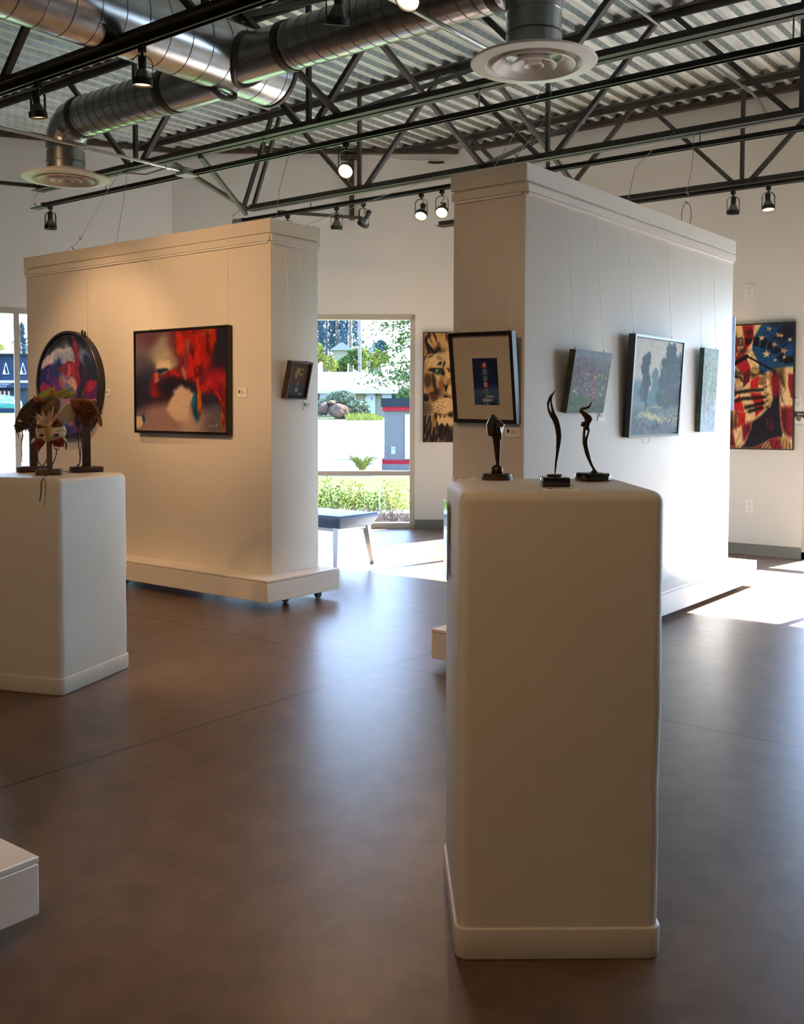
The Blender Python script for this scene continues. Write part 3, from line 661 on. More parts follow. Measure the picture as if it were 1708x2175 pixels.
p.poly([(.1, .80), (.3, .775), (.42, .79), (.55, .83), (.75, .845), (.98, .86), (.98, .93), (.7, .88), (.5, .86), (.34, .82)], (222, 212, 180), .02).poly([(.3, .715), (.6, .69), (.6, .705), (.3, .735)], (206, 200, 176), .01)
flowers(p, 90, (0, .86, 1, 1), [(140, 136, 160), (120, 134, 150), (160, 166, 170), (110, 120, 120)], .03, 17, .8)
p.line([(.26, .3), (.27, .72)], .006, (70, 88, 98), .7).line([(.7, .2), (.71, .66)], .008, (66, 84, 94), .7).grain(.10, 80, 10); p.gam = 1.5
picture('framed_misty_landscape', 'blue misty landscape with tall trees in a black floater frame, middle of the right partition', 'X', -2.68, 5.955, 1.135, .744, .618, .045, .059, p, M['blueframe'], .016, wires=(-.46, .3), ztop=2.375)
tg = thing('wire_loop', (-2.678, 5.87, 1.13), 'small loop of white line drooping below the misty landscape', 'wire')
MB().tube([(-2.674, 5.85 + .075 * (1 - math.cos(PI * k / 10)) * .8, 1.14 - .055 * math.sin(PI * k / 10)) for k in range(11)], .0016, 6).build('loop', M['clear'], tg)

# --- birch canvas
p = Paint(100, 200, (150, 176, 182)); p.blob(.5, .8, .8, .25, (168, 190, 204), .5).blob(.5, .3, .7, .4, (142, 164, 156), .6)
flowers(p, 260, (0, .02, 1, .6), [(120, 144, 128), (168, 184, 168), (104, 120, 104), (176, 180, 140), (190, 204, 204)], .022, 23, .7); flowers(p, 260, (0, .02, 1, .9), [(98, 116, 100), (184, 194, 176), (206, 214, 214)], .012, 123, .6)
for k in range(22):
    rs_ = np.random.RandomState(90 + k); x = rs_.uniform(0, 1); y0_ = rs_.uniform(.1, .6); p.line([(x, y0_), (x + .02, y0_ + .35)], .01, [(98, 116, 104), (190, 200, 200), (122, 112, 92)][k % 3], .6, .014)
flowers(p, 100, (0, .6, 1, 1), [(176, 196, 214), (140, 160, 170), (190, 200, 196), (150, 140, 160)], .03, 29, .7)
p.grain(.16, 60, 12)
picture('birch_tree_canvas', 'narrow unframed canvas of pale birch trees, nearest the far end of the right partition', 'X', -2.68, 6.847, 1.152, .266, .575, .034, .043, p, None, wires=(-.5, .5), ztop=2.375, sidepaint=mat('canvas_edge_teal', rgb(70, 100, 92), .7, var=.5, vscale=14))

# --- lion
p = Paint(110, 300, (196, 152, 94)).warp(.012, 8, 41)
D = (34, 26, 28); T_ = (206, 164, 104); L_ = (222, 184, 128)
p.blob(.5, .1, .7, .12, (150, 106, 62), .5)
def fur(p, x0, y0, x1, y1, n, c, ln, ang, seed, wd=.012, op=.8):
    rs = np.random.RandomState(seed)
    for k in range(n):
        x = rs.uniform(x0, x1); y = rs.uniform(y0, y1); a = R(ang + rs.uniform(-22, 22)); l_ = ln * rs.uniform(.6, 1.3)
        p.line([(x, y), (x + l_ * math.cos(a) * .5, y + l_ * math.sin(a) * .5 * .5), (x + l_ * math.cos(a + .2), y + l_ * math.sin(a + .2) * .36)], wd, c, op, .02, True)
fur(p, 0, 0, .9, .12, 26, D, .5, 60, 1, .03); fur(p, 0, 0, .9, .12, 30, T_, .5, 55, 2, .02)
p.poly([(.0, .24), (.15, .20), (.42, .12), (.5, .15), (.3, .21), (.12, .26), (0, .29)], D, .03)
p.poly([(.62, .02), (.9, .12), (.98, .22), (.8, .16)], D, .03).poly([(.55, .185), (.7, .19), (.85, .225), (.98, .235), (.7, .205)], D, .015)
p.blob(.75, .2, .25, .04, L_, .4).blob(.6, .27, .2, .04, L_, .5).blob(.35, .28, .2, .03, L_, .5).blob(.9, .26, .08, .02, (140, 100, 60), .6)
p.poly([(.42, .275), (.52, .25), (.5, .285), (.38, .3)], D, .01).poly([(.58, .25), (.63, .27), (.56, .315), (.52, .31)], D, .01)
p.poly([(.12, .335), (.2, .325), (.4, .325), (.5, .318), (.56, .335), (.6, .37), (.58, .4), (.5, .38), (.3, .37), (.18, .35)], D, .01)
p.blob(.41, .352, .10, .022, (66, 110, 74), .25).blob(.42, .35, .035, .012, D, .3).blob(.38, .342, .03, .006, (226, 236, 226), .3).poly([(.2, .318), (.4, .308), (.52, .315), (.4, .316)], L_, .006)
p.poly([(.15, .36), (.3, .375), (.48, .40), (.52, .44), (.46, .45), (.34, .40)], L_, .01)
p.poly([(.62, .335), (.68, .35), (.74, .40), (.7, .44), (.66, .40)], L_, .015).poly([(.66, .325), (.76, .34), (.72, .36)], D, .01).poly([(.72, .43), (.8, .40), (.76, .43), (.7, .45)], D, .01)
p.blob(.12, .44, .12, .07, (90, 62, 44), .5).blob(.3, .46, .1, .05, (70, 48, 38), .5, 60).blob(.5, .5, .08, .09, (150, 110, 70), .5).blob(.3, .55, .16, .05, (60, 42, 36), .5).blob(.3, .6, .1, .04, (96, 66, 46), .5).blob(.2, .52, .1, .03, (176, 132, 80), .5)
p.blob(.85, .46, .2, .08, L_, .4); fur(p, .62, .40, .95, .5, 18, (150, 104, 62), .25, -35, 6, .01, .6)
p.poly([(.55, .46), (.6, .5), (.62, .54), (.68, .56), (.66, .52), (.7, .47), (.62, .48)], D, .012)
p.blob(.82, .54, .18, .025, L_, .4).poly([(.56, .56), (.62, .57), (.8, .60), (.96, .60), (.86, .63), (.9, .66), (.84, .65), (.7, .62), (.58, .595)], D, .01)
p.blob(.93, .62, .06, .03, (170, 124, 80), .4).blob(.62, .67, .34, .068, L_, .2).blob(.7, .63, .2, .03, L_, .4).poly([(.88, .64), (.94, .66), (.93, .73), (.88, .71)], D, .012)
for x, y in ((.42, .635), (.53, .636), (.44, .663), (.52, .666), (.41, .688), (.5, .69), (.6, .69), (.44, .71), (.53, .712)): p.blob(x, y, .02, .004, D, .5)
for k in range(9): p.line([(.34 + .02 * k, .65 + .011 * k), (.16, .64 + .017 * k), (-.02 + .02 * k, .63 + .02 * k)], .004, (206, 176, 130) if k % 2 else (150, 116, 74), .9, .008)
p.blob(.06, .6, .1, .04, D, .4).blob(.1, .70, .16, .06, (44, 34, 32), .5)
for k in range(9): p.line([(.36, .655 + .011 * k), (.02, .635 + .016 * k)], .0035, (206, 176, 130), .8, .008)
p.poly([(.3, .74), (.6, .765), (.86, .72), (1, .75), (1, .8), (.3, .8)], D, .02).blob(.72, .81, .3, .04, (196, 154, 96), .4)
fur(p, .4, .78, .98, .84, 30, L_, .34, 95, 8, .03); fur(p, .4, .86, .98, .9, 26, D, .34, 95, 9, .03)
p.blob(.8, .95, .3, .06, (38, 28, 30), .4); fur(p, .0, .78, .4, .98, 34, (150, 108, 66), .3, 100, 10, .016, .7); fur(p, .0, .76, .4, .98, 34, D, .36, 100, 11, .02)
fur(p, .4, .92, 1, .97, 14, (130, 92, 58), .2, 90, 12, .01, .6); p.poly([(0, .28), (.25, .23), (.28, .25), (.1, .32), (0, .34)], (186, 142, 88), .03); fur(p, .0, .25, .35, .3, 18, (224, 190, 130), .3, -50, 14, .014, .7)
p.grain(.08, 60, 13); p.gam = 1.15
lp = Q0 + FD * .287 - FN * .0
picture('lion_painting', 'tall painting of half a lion face with a green eye, right of the window', FD, (lp.x, lp.y, 0), 0, .955, .40, 1.20, .03, 0, p, M['blkframe'], .008, recess=.002, lip=False)

# --- figure under a flag
W_ = .62; 
p = Paint(190, 330, (178, 140, 92)).warp(.006, 8, 51)
def fx(x): return (x - 20) / 1010.0
def fy(y): return (y - 110) / 1960.0
def q(*a): return [(fx(a[i]), fy(a[i + 1])) for i in range(0, len(a), 2)]
RD = (160, 34, 40); R2 = (112, 26, 42); CR = (226, 194, 142); BL = (32, 84, 126); DK = (26, 18, 22); NV = (30, 28, 42)
p.poly(q(20, 110, 1040, 110, 1040, 2070, 20, 2070), CR, .004)
p.poly(q(560, 110, 1040, 110, 1040, 780, 780, 820, 540, 880, 520, 720, 420, 500, 430, 330), BL, .01)
p.poly(q(700, 110, 1040, 110, 1040, 360, 860, 440, 700, 330, 860, 150), (40, 36, 50), .05)
p.poly(q(700, 260, 830, 130, 870, 120, 740, 300), BL, .01).poly(q(860, 430, 1040, 330, 1040, 400, 900, 480), (30, 60, 90), .01).poly(q(900, 640, 1040, 620, 1040, 730, 900, 750), DK, .01)
p.poly(q(20, 170, 90, 200, 180, 300, 210, 480, 160, 650, 20, 700), RD, .008).poly(q(260, 110, 430, 110, 440, 300, 400, 400, 300, 560, 170, 640, 240, 470, 300, 300), RD, .008)
p.poly(q(180, 300, 290, 290, 300, 460, 210, 580, 200, 480), (196, 168, 130), .008).poly(q(170, 620, 310, 560, 400, 800, 390, 1000, 290, 1110, 290, 900, 200, 760), R2, .008).poly(q(170, 640, 300, 600, 400, 800, 280, 880, 200, 760), (178, 40, 50), .01)
for a_ in (q(95, 350, 165, 345, 175, 470, 120, 490), q(200, 310, 280, 310, 290, 440, 205, 440), q(315, 310, 420, 310, 400, 400, 320, 440), q(440, 310, 540, 305, 510, 450, 435, 450), q(570, 330, 660, 350, 600, 490, 530, 470), q(670, 380, 780, 420, 700, 520, 640, 500), q(770, 470, 850, 520, 790, 590, 710, 570), q(860, 570, 910, 620, 840, 680, 780, 650), q(860, 660, 900, 700, 860, 730, 830, 710)):
    p.poly(a_, DK, .008, .88)
p.poly(q(225, 330, 270, 330, 270, 430, 225, 430), (190, 156, 96), .01, .8)
p.line(q(60, 800, 200, 690, 350, 605), .018, DK, 1, .006).line(q(350, 605, 520, 710, 730, 830, 800, 900), .008, DK, 1, .006)
p.star(fx(560), fy(320), .05, CR, 5, .52).star(fx(635), fy(580), .066, CR, 0, .52).star(fx(670), fy(190), .05, (196, 164, 116), 15, .52).star(fx(800), fy(290), .045, CR, 40, .52).star(fx(850), fy(300), .035, CR, 20, .52).star(fx(750), fy(440), .05, (206, 170, 120), 30, .52).star(fx(890), fy(540), .06, (216, 178, 124), 20, .52).star(fx(765), fy(680), .035, (200, 160, 110), 5, .52).star(fx(975), fy(370), .04, CR, 30, .52).star(fx(900), fy(640), .035, CR, 0, .52)
# eyes and brow
p.poly(q(20, 850, 120, 830, 260, 850, 280, 900, 120, 880, 20, 920), DK, .02, .9).poly(q(60, 930, 160, 890, 270, 930, 290, 1010, 250, 1000, 150, 940, 70, 960), DK, .01, .9)
p.poly(q(110, 960, 240, 950, 260, 1040, 160, 1080), (200, 168, 116), .01).poly(q(20, 960, 110, 960, 190, 1120, 180, 1250, 90, 1300, 20, 1100), R2, .02).poly(q(160, 1090, 290, 1060, 270, 1150, 190, 1170), (176, 160, 140), .01)
p.poly(q(400, 860, 470, 800, 530, 840, 620, 860, 660, 960, 560, 900, 440, 960, 400, 930), DK, .03, .9)
p.blob(fx(470), fy(850), .05, .02, (190, 150, 96), .4)
# hand over the mouth: fingers with stripes
p.poly(q(390, 1040, 520, 900, 640, 930, 690, 1020, 690, 1110, 600, 1150, 200, 1200, 260, 1150), CR, .01).poly(q(400, 1010, 530, 900, 520, 1100, 400, 1130), (196, 34, 34), .01)
p.poly(q(120, 1300, 250, 1200, 560, 1180, 700, 1180, 720, 1260, 680, 1400, 640, 1420, 300, 1500, 150, 1450), CR, .01)
p.poly(q(240, 1220, 130, 1360, 150, 1460, 310, 1500, 300, 1420, 260, 1300), (196, 36, 36), .01).poly(q(400, 1190, 560, 1180, 610, 1350, 620, 1440, 480, 1580, 470, 1400, 440, 1300), (190, 34, 36), .01)
p.poly(q(310, 1500, 480, 1440, 480, 1600, 420, 1660, 280, 1720, 330, 1600), CR, .01).poly(q(200, 1480, 330, 1510, 330, 1690, 180, 1760, 220, 1640), (190, 40, 40), .01)
for a_ in (q(150, 1190, 400, 1150, 600, 1130), q(80, 1340, 300, 1280, 640, 1250), q(330, 1420, 480, 1380, 640, 1330), q(380, 1480, 500, 1450, 640, 1400)): p.line(a_, .014, DK, .9, .02)
for x, y in ((620, 1080), (650, 1210), (650, 1310), (640, 1400)): p.blob(fx(x), fy(y), .05, .018, (196, 156, 104), .4).blob(fx(x + 5), fy(y + 12), .025, .007, (110, 76, 48), .5)
for k in range(7): p.line(q(530, 940 + k * 18, 640, 935 + k * 18), .004, (90, 60, 40), .7, .006)
# dark drapery and hair
p.poly(q(700, 850, 740, 900, 730, 1280, 690, 1400, 560, 1560, 440, 1640, 420, 1760, 330, 2000, 270, 2070, 600, 2070, 860, 1960, 900, 1800, 840, 1400, 830, 1000, 760, 820), NV, .015)
p.poly(q(690, 900, 830, 900, 850, 1060, 800, 1240, 740, 1270), (140, 30, 36), .03).poly(q(780, 900, 860, 900, 900, 1100, 920, 1400, 870, 1300, 830, 1100), R2, .01)
p.poly(q(830, 1000, 900, 1100, 900, 920, 1010, 910, 960, 1060, 990, 1300, 950, 1400, 890, 1380), CR, .02).poly(q(960, 900, 1040, 900, 1040, 1300, 1000, 1250, 960, 1060), (140, 34, 40), .01)
p.poly(q(730, 820, 900, 780, 910, 1100, 850, 1050, 800, 900), (100, 70, 46), .03, .9).line(q(720, 1180, 730, 1300, 690, 1420), .006, (200, 170, 120), .9)
p.poly(q(840, 1420, 1040, 1400, 1040, 1900, 960, 1880, 870, 1700), (140, 30, 42), .02).poly(q(870, 1450, 940, 1420, 960, 1800, 1000, 1890, 900, 1760), (70, 22, 34), .03, .8).line(q(850, 1440, 860, 1620, 890, 1790, 960, 1880, 1030, 1900), .008, (176, 138, 84), .8, .01)
for x in (660, 700, 730): p.line(q(x, 1600, x + 12, 1760), .01, (130, 34, 36), .8, .02)
# lower left
p.poly(q(20, 1600, 90, 1600, 150, 1780, 40, 1860, 20, 1860), (178, 38, 40), .01).poly(q(60, 1400, 150, 1460, 210, 1640, 170, 1780, 120, 1740, 60, 1560), (150, 112, 66), .03).line(q(90, 1450, 130, 1760), .02, DK, .7, .03).line(q(190, 1500, 180, 1720), .014, DK, .7, .03)
p.poly(q(20, 1860, 150, 1790, 200, 2070, 20, 2070), R2, .02).poly(q(150, 1780, 290, 1700, 300, 1960, 200, 2060), CR, .02).poly(q(280, 1700, 430, 1640, 410, 1800, 330, 1950, 300, 1940), (120, 26, 36), .02)
p.poly(q(440, 2070, 560, 2010, 680, 1930, 830, 1880, 960, 1890, 1020, 2000, 1020, 2075), (176, 138, 92), .01).poly(q(680, 1930, 800, 1880, 860, 1960, 900, 2075, 740, 2070), (150, 30, 44), .01).poly(q(440, 2070, 560, 2010, 590, 2060), (140, 30, 40), .01)
for k in range(9): p.line(q(560 + k * 55, 2060, 640 + k * 45, 1930 + abs(k - 4) * 6), .007, DK, .8, .01, True)
fur(p, .0, .0, .9, .5, 60, DK, .12, 90, 61, .008, .35); fur(p, .0, .5, .9, 1, 60, DK, .12, 80, 62, .008, .35)
p.blob(.35, .06, .06, .03, DK, .5, 0, .5).blob(.12, .1, .05, .05, DK, .6, 0, .4).blob(.25, .21, .1, .02, DK, .7, 0, .5)
p.line([(.02, .985), (.12, .985)], .002, (220, 200, 160), .9).grain(.12, 80, 15); p.gam = 1.15
picture('flag_portrait_painting', 'tall painting of a crowned face behind a hand, all draped in red stripes and stars', 'Y', 9.13, -3.045, .955, .62, 1.125, .035, 0.0, p, M['blkframe'], .010, recess=.002, lip=False, rot=R(.3))

# --- sliver of a picture on the far end of the right partition
t = thing('end_wall_picture', (-2.87, 7.402, 1.18), 'blue-edged picture on the hidden far end of the right partition', 'picture')
MB().box(-3.06, -2.682, 7.402, 7.45, 1.30, 1.99).build('canvas', mat('canvas_edge_blue', rgb(66, 96, 140), .6, var=.3, vscale=20), t, bevel=.002, seg=1)
MB().box(-3.062, -2.68, 7.45, 7.462, 1.298, 1.992).build('frame', M['blueframe'], t)

# ------------------------------------------------------------------ title cards
def card(c, X, U, w, h, label, bar_=True, group=None, tilt=0):
    X = Vector(X).normalized(); U = Vector(U).normalized(); N = X.cross(U); c = Vector(c) + N * .0012
    t = thing('title_card', c, label, 'label')
    if group: t['group'] = group
    b = MB().obox((0, 0, 0), X * w / 2, U * h / 2, N * .0011); b.build('card', M['card'], t, local=True)
    b = MB().obox(-X * w * .30 + U * h * .1 + N * .0014, X * w * .075, U * h * .18, N * .0005); b.build('emblem', M['ink'], t, local=True)
    b = MB()
    for k, l_ in enumerate((.16, .26, .22, .12)):
        b.obox(-X * w * (.16 - l_) + U * h * (.2 - k * .13) + N * .0014, X * w * l_, U * h * .022, N * .0004)
    b.build('lettering', M['ink2'], t, local=True)
    return t
Zv = (0, 0, 1)
card((-6.505, 4.712, 1.424), (1, 0, 0), Zv, .056, .050, 'small white title card beside the round painting')
card((-5.03, 4.712, 1.41), (1, 0, 0), Zv, .088, .062, 'small white title card right of the red abstract')
card((-4.759, 5.06, 1.325), (0, 1, 0), Zv, .085, .062, 'small white title card under the sunflower painting')
card((-2.745, 4.452, 1.18), (1, 0, 0), Zv, .088, .050, 'small white title card under the navy photograph')
card((-2.679, 5.31, 1.262), (0, 1, 0), Zv, .082, .058, 'small white title card under the wildflower canvas')
card((-2.715, 9.128, 1.416), (1, 0, 0), Zv, .062, .045, 'small white title card at the upper right of the flag painting')
t = thing('note_card', (-2.712, 9.128, 1.345), 'white notice card directly above the winner poster', 'label')
MB().box(-2.752, -2.672, 9.1265, 9.1295, 1.305, 1.388).build('card', M['card'], t)
b = MB()
for k in range(5): b.box(-2.74 + .004 * k, -2.684 - .004 * k, 9.126, 9.1266, 1.372 - k * .008, 1.374 - k * .008)
b.build('lettering', M['ink2'], t)
t = thing('artist_poster', (-2.70, 9.128, 1.24), 'black and white card with a round portrait, right of the flag painting', 'poster')
MB().box(-2.757, -2.650, 9.1262, 9.1292, 1.165, 1.296).build('card', M['card'], t)
MB().add([(-2.757, 9.1257, 1.296), (-2.650, 9.1257, 1.296), (-2.650, 9.1257, 1.232), (-2.7035, 9.1257, 1.262), (-2.757, 9.1257, 1.232)], [(4, 3, 2, 1, 0)]).build('dark_header', M['ink'], t)
b = MB().lathe([(.001, 0), (.024, 0), (.024, .001), (.001, .001)], (0, 0, 0), 24); b.mul(Matrix.Translation((-2.703, 9.1252, 1.236)) @ Matrix.Rotation(R(90), 4, 'X')).build('round_portrait', mat('portrait_print', rgb(132, 104, 88), .6, var=.6, vscale=60), t)
b = MB()
for k in range(6): b.box(-2.715 + .009 * k, -2.709 + .009 * k, 9.1249, 9.1256, 1.268, 1.276)
b.tube([(-2.728 + .006 * k, 9.1252, 1.284 + .003 * math.sin(k * 1.9)) for k in range(8)], .0008, 5)
b.build('lettering', M['card'], t)
b = MB(); b.box(-2.735, -2.67, 9.1255, 9.1262, 1.198, 1.202); b.box(-2.745, -2.66, 9.1255, 9.1262, 1.168, 1.188); b.build('footer_print', mat('pale_blue_ink', rgb(190, 206, 222), .7), t)

def ontop(x, y, z):
    d = fw + rt * ((x - 854) / F) + up2 * ((Y0 - y) / F); return Vector((0, 0, EYE)) + d * ((z - EYE) / d.z)
c1 = ontop(985, 1017.5, 1.10); card((c1.x, c1.y, 1.1), r0, f0, .062, .05, 'white title card lying flat at the left edge of the foreground pedestal')
c1 = ontop(1192, 1041, 1.10); card((c1.x, c1.y, 1.1), r0, f0, .085, .020, 'white title card lying flat in front of the flame sculpture')
# glossy plaque on the left side of the foreground pedestal
pr = thing('glossy_plaque', cR + Vector((0, 0, .97)), 'glossy plaque mirroring the window, fixed high on the left side of the foreground pedestal', 'plaque', rz=YAW + R(1.0))
MB().box(-.2475, -.2435, .06, .20, -.125, .075).build('plate', mat('mirror_plate', rgb(200, 210, 214), .06, metal=1.0), pr, bevel=.001, seg=1, local=True)

# ------------------------------------------------------------------ sculptures
def loft(rows, t, dr=.6, n=14, mb=None, rowscale=None):
    """rows (y, xl, xr) in picture pixels at distance t -> elliptical sections stacked upward"""
    mb = mb or MB(); o = len(mb.v)
    for i, (y, xl, xr) in enumerate(rows):
        c = P((xl + xr) / 2, y, t); hw = max((xr - xl) / 2, .3) * t / F
        for k in range(n):
            a = 2 * PI * k / n; mb.v.append(tuple(c + r0 * hw * math.cos(a) + f0 * hw * dr * math.sin(a)))
    for i in range(len(rows) - 1):
        for k in range(n):
            k2 = (k + 1) % n; mb.f.append((o + i * n + k, o + i * n + k2, o + (i + 1) * n + k2, o + (i + 1) * n + k))
    mb.f.append(tuple(o + k for k in range(n))); mb.f.append(tuple(o + (len(rows) - 1) * n + k for k in reversed(range(n))))
    return mb
def zz(rows, ox, oy, s): return [(oy + y / s, ox + a / s, ox + b / s) for y, a, b in rows]
tS = 2.47
g1 = P(1178, 1036, tS); 
sroot = thing('flame_sculpture', (g1.x, g1.y, 1.10), 'tall flame-shaped dark bronze with a slit, on a black block, middle of the three', 'sculpture')
A_ = zz([(1740, 316, 362), (1700, 328, 352), (1600, 332, 368), (1500, 338, 378), (1400, 348, 398), (1300, 357, 415), (1200, 360, 435), (1100, 362, 453), (1000, 360, 462), (900, 345, 455), (820, 330, 442), (720, 290, 412), (640, 242, 375), (575, 215, 340)], 1140, 810, 8.7)
B1 = zz([(590, 222, 282), (560, 210, 262), (480, 194, 232), (400, 190, 236), (330, 212, 262), (290, 228, 282), (250, 252, 310)], 1140, 810, 8.7)
B2 = zz([(590, 262, 344), (560, 272, 334), (480, 262, 306), (400, 250, 287), (340, 248, 284), (290, 246, 292), (250, 252, 310)], 1140, 810, 8.7)
C_ = zz([(262, 246, 304), (220, 285, 326), (190, 320, 345), (160, 354, 361)], 1140, 810, 8.7)
mb = loft(A_, tS); loft(B1, tS, .9, mb=mb); loft(B2, tS, .9, mb=mb); loft(C_, tS, .8, mb=mb)
mb.build('bronze_figure', M['bronze'], sroot, smooth=True)
s_ = tS / F
def px2m(p_): return p_ * tS / F
MB().obox((g1.x, g1.y, 1.10 + px2m(10.3)), r0 * px2m(29.3), f0 * .033, (0, 0, px2m(10.3))).build('marble_block', M['marble'], sroot, bevel=.004)
MB().lathe([(.001, 0), (.0195, 0), (.020, .003), (.017, .006), (.001, .007)], (g1.x, g1.y, 1.10 + px2m(20.5)), 28).build('bronze_disc', M['bronze'], sroot, smooth=True)

tS = 2.68
g2 = P(1259, 1021, tS)
sroot = thing('dancer_sculpture', (g2.x, g2.y, 1.10), 'slender bronze dancing woman on a rounded black marble base, rightmost of the three', 'sculpture')
A_ = zz([(1725, 872, 1226), (1705, 920, 1180), (1680, 985, 1140), (1650, 1025, 1105), (1620, 1030, 1084), (1550, 990, 1044), (1450, 942, 1006), (1350, 898, 984), (1250, 874, 957), (1150, 850, 940), (1080, 845, 940)], 1140, 810, 8.7)
B1 = zz([(1100, 845, 940), (1040, 846, 905), (980, 850, 900), (920, 855, 906), (880, 862, 930)], 1140, 810, 8.7)
B2 = zz([(1100, 880, 940), (1040, 904, 950), (980, 926, 966), (920, 940, 982), (880, 925, 984)], 1140, 810, 8.7)
C_ = zz([(900, 858, 984), (840, 866, 972), (780, 870, 988), (740, 884, 1015), (700, 884, 1036), (660, 862, 1020), (620, 835, 985), (585, 805, 940), (560, 790, 890), (535, 790, 860), (515, 815, 850)], 1140, 810, 8.7)
mb = loft(A_, tS, .7); loft(B1, tS, 1, mb=mb); loft(B2, tS, 1, mb=mb); loft(C_, tS, .6, mb=mb)
loft(zz([(838, 835, 880), (810, 812, 885), (775, 820, 890), (742, 850, 895)], 1140, 810, 8.7), tS, 1.0, mb=mb)
def pp(pts, t, ox, oy, s): return [P(ox + x / s, oy + y / s, t) for x, y in pts]
mb.tube(pp([(812, 545), (830, 515), (870, 500), (930, 492), (970, 472), (995, 435), (1008, 400), (1018, 375)], tS, 1140, 810, 8.7), [.004, .004, .0035, .003, .0035, .0025, .002, .001], 10)
mb.build('bronze_figure', M['bronze'], sroot, smooth=True)
rb = 338 / 8.7 * tS / F
MB().lathe([(.001, 0), (rb * .9, 0), (rb * .985, .004), (rb, .010), (rb * .97, .017), (rb * .88, .0215), (.001, .022)], (g2.x, g2.y, 1.10), 48).build('marble_base', M['marble'], sroot, smooth=True)

tS = 2.71
g3 = P(1055, 1019, tS)
sroot = thing('abstract_head_sculpture', (g3.x, g3.y, 1.10), 'bronze with a blocky bowed head on a tapering stem and ball, leftmost of the three', 'sculpture')
o3 = (930, 670, 5.576)
mb = loft(zz([(1790, 682, 740), (1770, 688, 735), (1650, 672, 741), (1550, 662, 746), (1480, 652, 748), (1440, 640, 752), (1400, 640, 762)], *o3), tS, .8)
mb.build('stem', M['bronze'], sroot, smooth=True)
mb = loft(zz([(1430, 604, 640), (1415, 588, 700), (1390, 577, 764), (1340, 570, 784), (1290, 566, 797), (1262, 580, 770), (1225, 602, 722), (1195, 622, 690), (1170, 642, 664)], *o3), tS, .9, n=7)
h = mb.build('head', M['bronze'], sroot)
mb = MB().tube(pp([(775, 1300), (730, 1290), (715, 1320), (725, 1370), (742, 1410), (745, 1470)], tS - .035, *o3), [.004, .007, .007, .006, .005, .003], 8)
mb.tube(pp([(640, 1200), (660, 1240), (705, 1262), (745, 1300)], tS - .035, *o3), [.003, .006, .006, .003], 8); mb.build('folded_ridge', M['bronze'], sroot, smooth=True)
cb = P(930 + 701 / 5.576, 670 + 1835 / 5.576, tS); rbk = 72 / 5.576 * tS / F
mb = MB().lathe([(max(rbk * math.cos(a), .0005), rbk * math.sin(a)) for a in [R(-90 + 15 * k) for k in range(13)]], cb, 28); mb.build('ball', M['bronze'], sroot, smooth=True)
rb = 187 / 5.576 * tS / F
MB().lathe([(.001, 0), (rb, 0), (rb, .009), (.001, .009)], (g3.x, g3.y, 1.10), 44).build('wooden_base', M['redmarble'], sroot)
MB().lathe([(.001, .009), (rb * .94, .009), (rb * .94, .016), (.001, .0165)], (g3.x, g3.y, 1.10), 44).build('upper_disc', M['bronze'], sroot)

# ------------------------------------------------------------------ feathered masks and their stands
def zp(x, y, t, dt=0.0): return P(20 + x / 7.764, 800 + y / 7.764, t + dt)
def stand(bx0, bx1, byb, px0, px1, pyt, t, m, label, rz, bh=.028, pw=.032, bw=.145, bd=.10):
    g = zp((bx0 + bx1) / 2, byb, t); g.z = .98
    root = thing('mask_stand', g, label, 'stand', rz=YAW + rz)
    MB().box(-bw / 2, bw / 2, -bd / 2, bd / 2, 0, bh).build('foot_board', m, root, bevel=.006, seg=3, local=True)
    tp = zp((px0 + px1) / 2, pyt, t); dx = (zp((px0 + px1) / 2, pyt, t) - zp((bx0 + bx1) / 2, pyt, t)).length * (1 if px0 + px1 > bx0 + bx1 else -1)
    MB().box(dx - pw / 2, dx + pw / 2, -pw / 2, pw / 2, bh - .001, tp.z - .98).build('post', m, root, bevel=.0015, seg=1, local=True)
    return root
tA, tB, tC = 5.02, 4.79, 5.02
stand(160, 620, 1560, 355, 450, 640, tA, M['walnut'], 'dark wood mask stand at the left, behind the white-faced mask', R(30))
stand(460, 858, 1610, 625, 710, 900, tB, M['oak'], 'olive wood mask stand at the front, holding the white-faced mask', R(12), bw=.118, bd=.09, pw=.024)
stand(1018, 1528, 1560, 1210, 1340, 660, tC, M['walnut'], 'dark wood mask stand at the right, holding the fox-fur mask', R(38), bw=.14, bd=.10, pw=.033)

def pillow(pts, t, dep, n=5, back=.5, mb=None, wob=0, seed=1, curve=0.0):
    """rounded leather shell from an outline in zoom units"""
    mb = mb or MB(); rs = np.random.RandomState(seed); o = len(mb.v)
    cx = sum(p_[0] for p_ in pts) / len(pts); cy = sum(p_[1] for p_ in pts) / len(pts); k = len(pts)
    for side in (1, -1):
        for i in range(n + 1):
            s = math.cos(PI / 2 * i / (n + .35)) ; hgt_ = math.sin(PI / 2 * i / (n + .35)) * (dep if side == 1 else dep * back)
            for (x, y) in pts:
                w_ = rs.uniform(-wob, wob) if i > 0 else 0
                mb.v.append(tuple(zp(cx + (x - cx) * s + w_, cy + (y - cy) * s + w_, t, -side * hgt_ + curve * ((x - cx) * s / 300) ** 2)))
    for sd_ in range(2):
        b = o + sd_ * (n + 1) * k
        for i in range(n):
            for j in range(k):
                j2 = (j + 1) % k; mb.f.append((b + i * k + j, b + i * k + j2, b + (i + 1) * k + j2, b + (i + 1) * k + j))
        mb.f.append(tuple(b + n * k + j for j in range(k)))
    for j in range(k):
        j2 = (j + 1) % k; mb.f.append((o + j, o + j2, o + (n + 1) * k + j2, o + (n + 1) * k + j))
    return mb
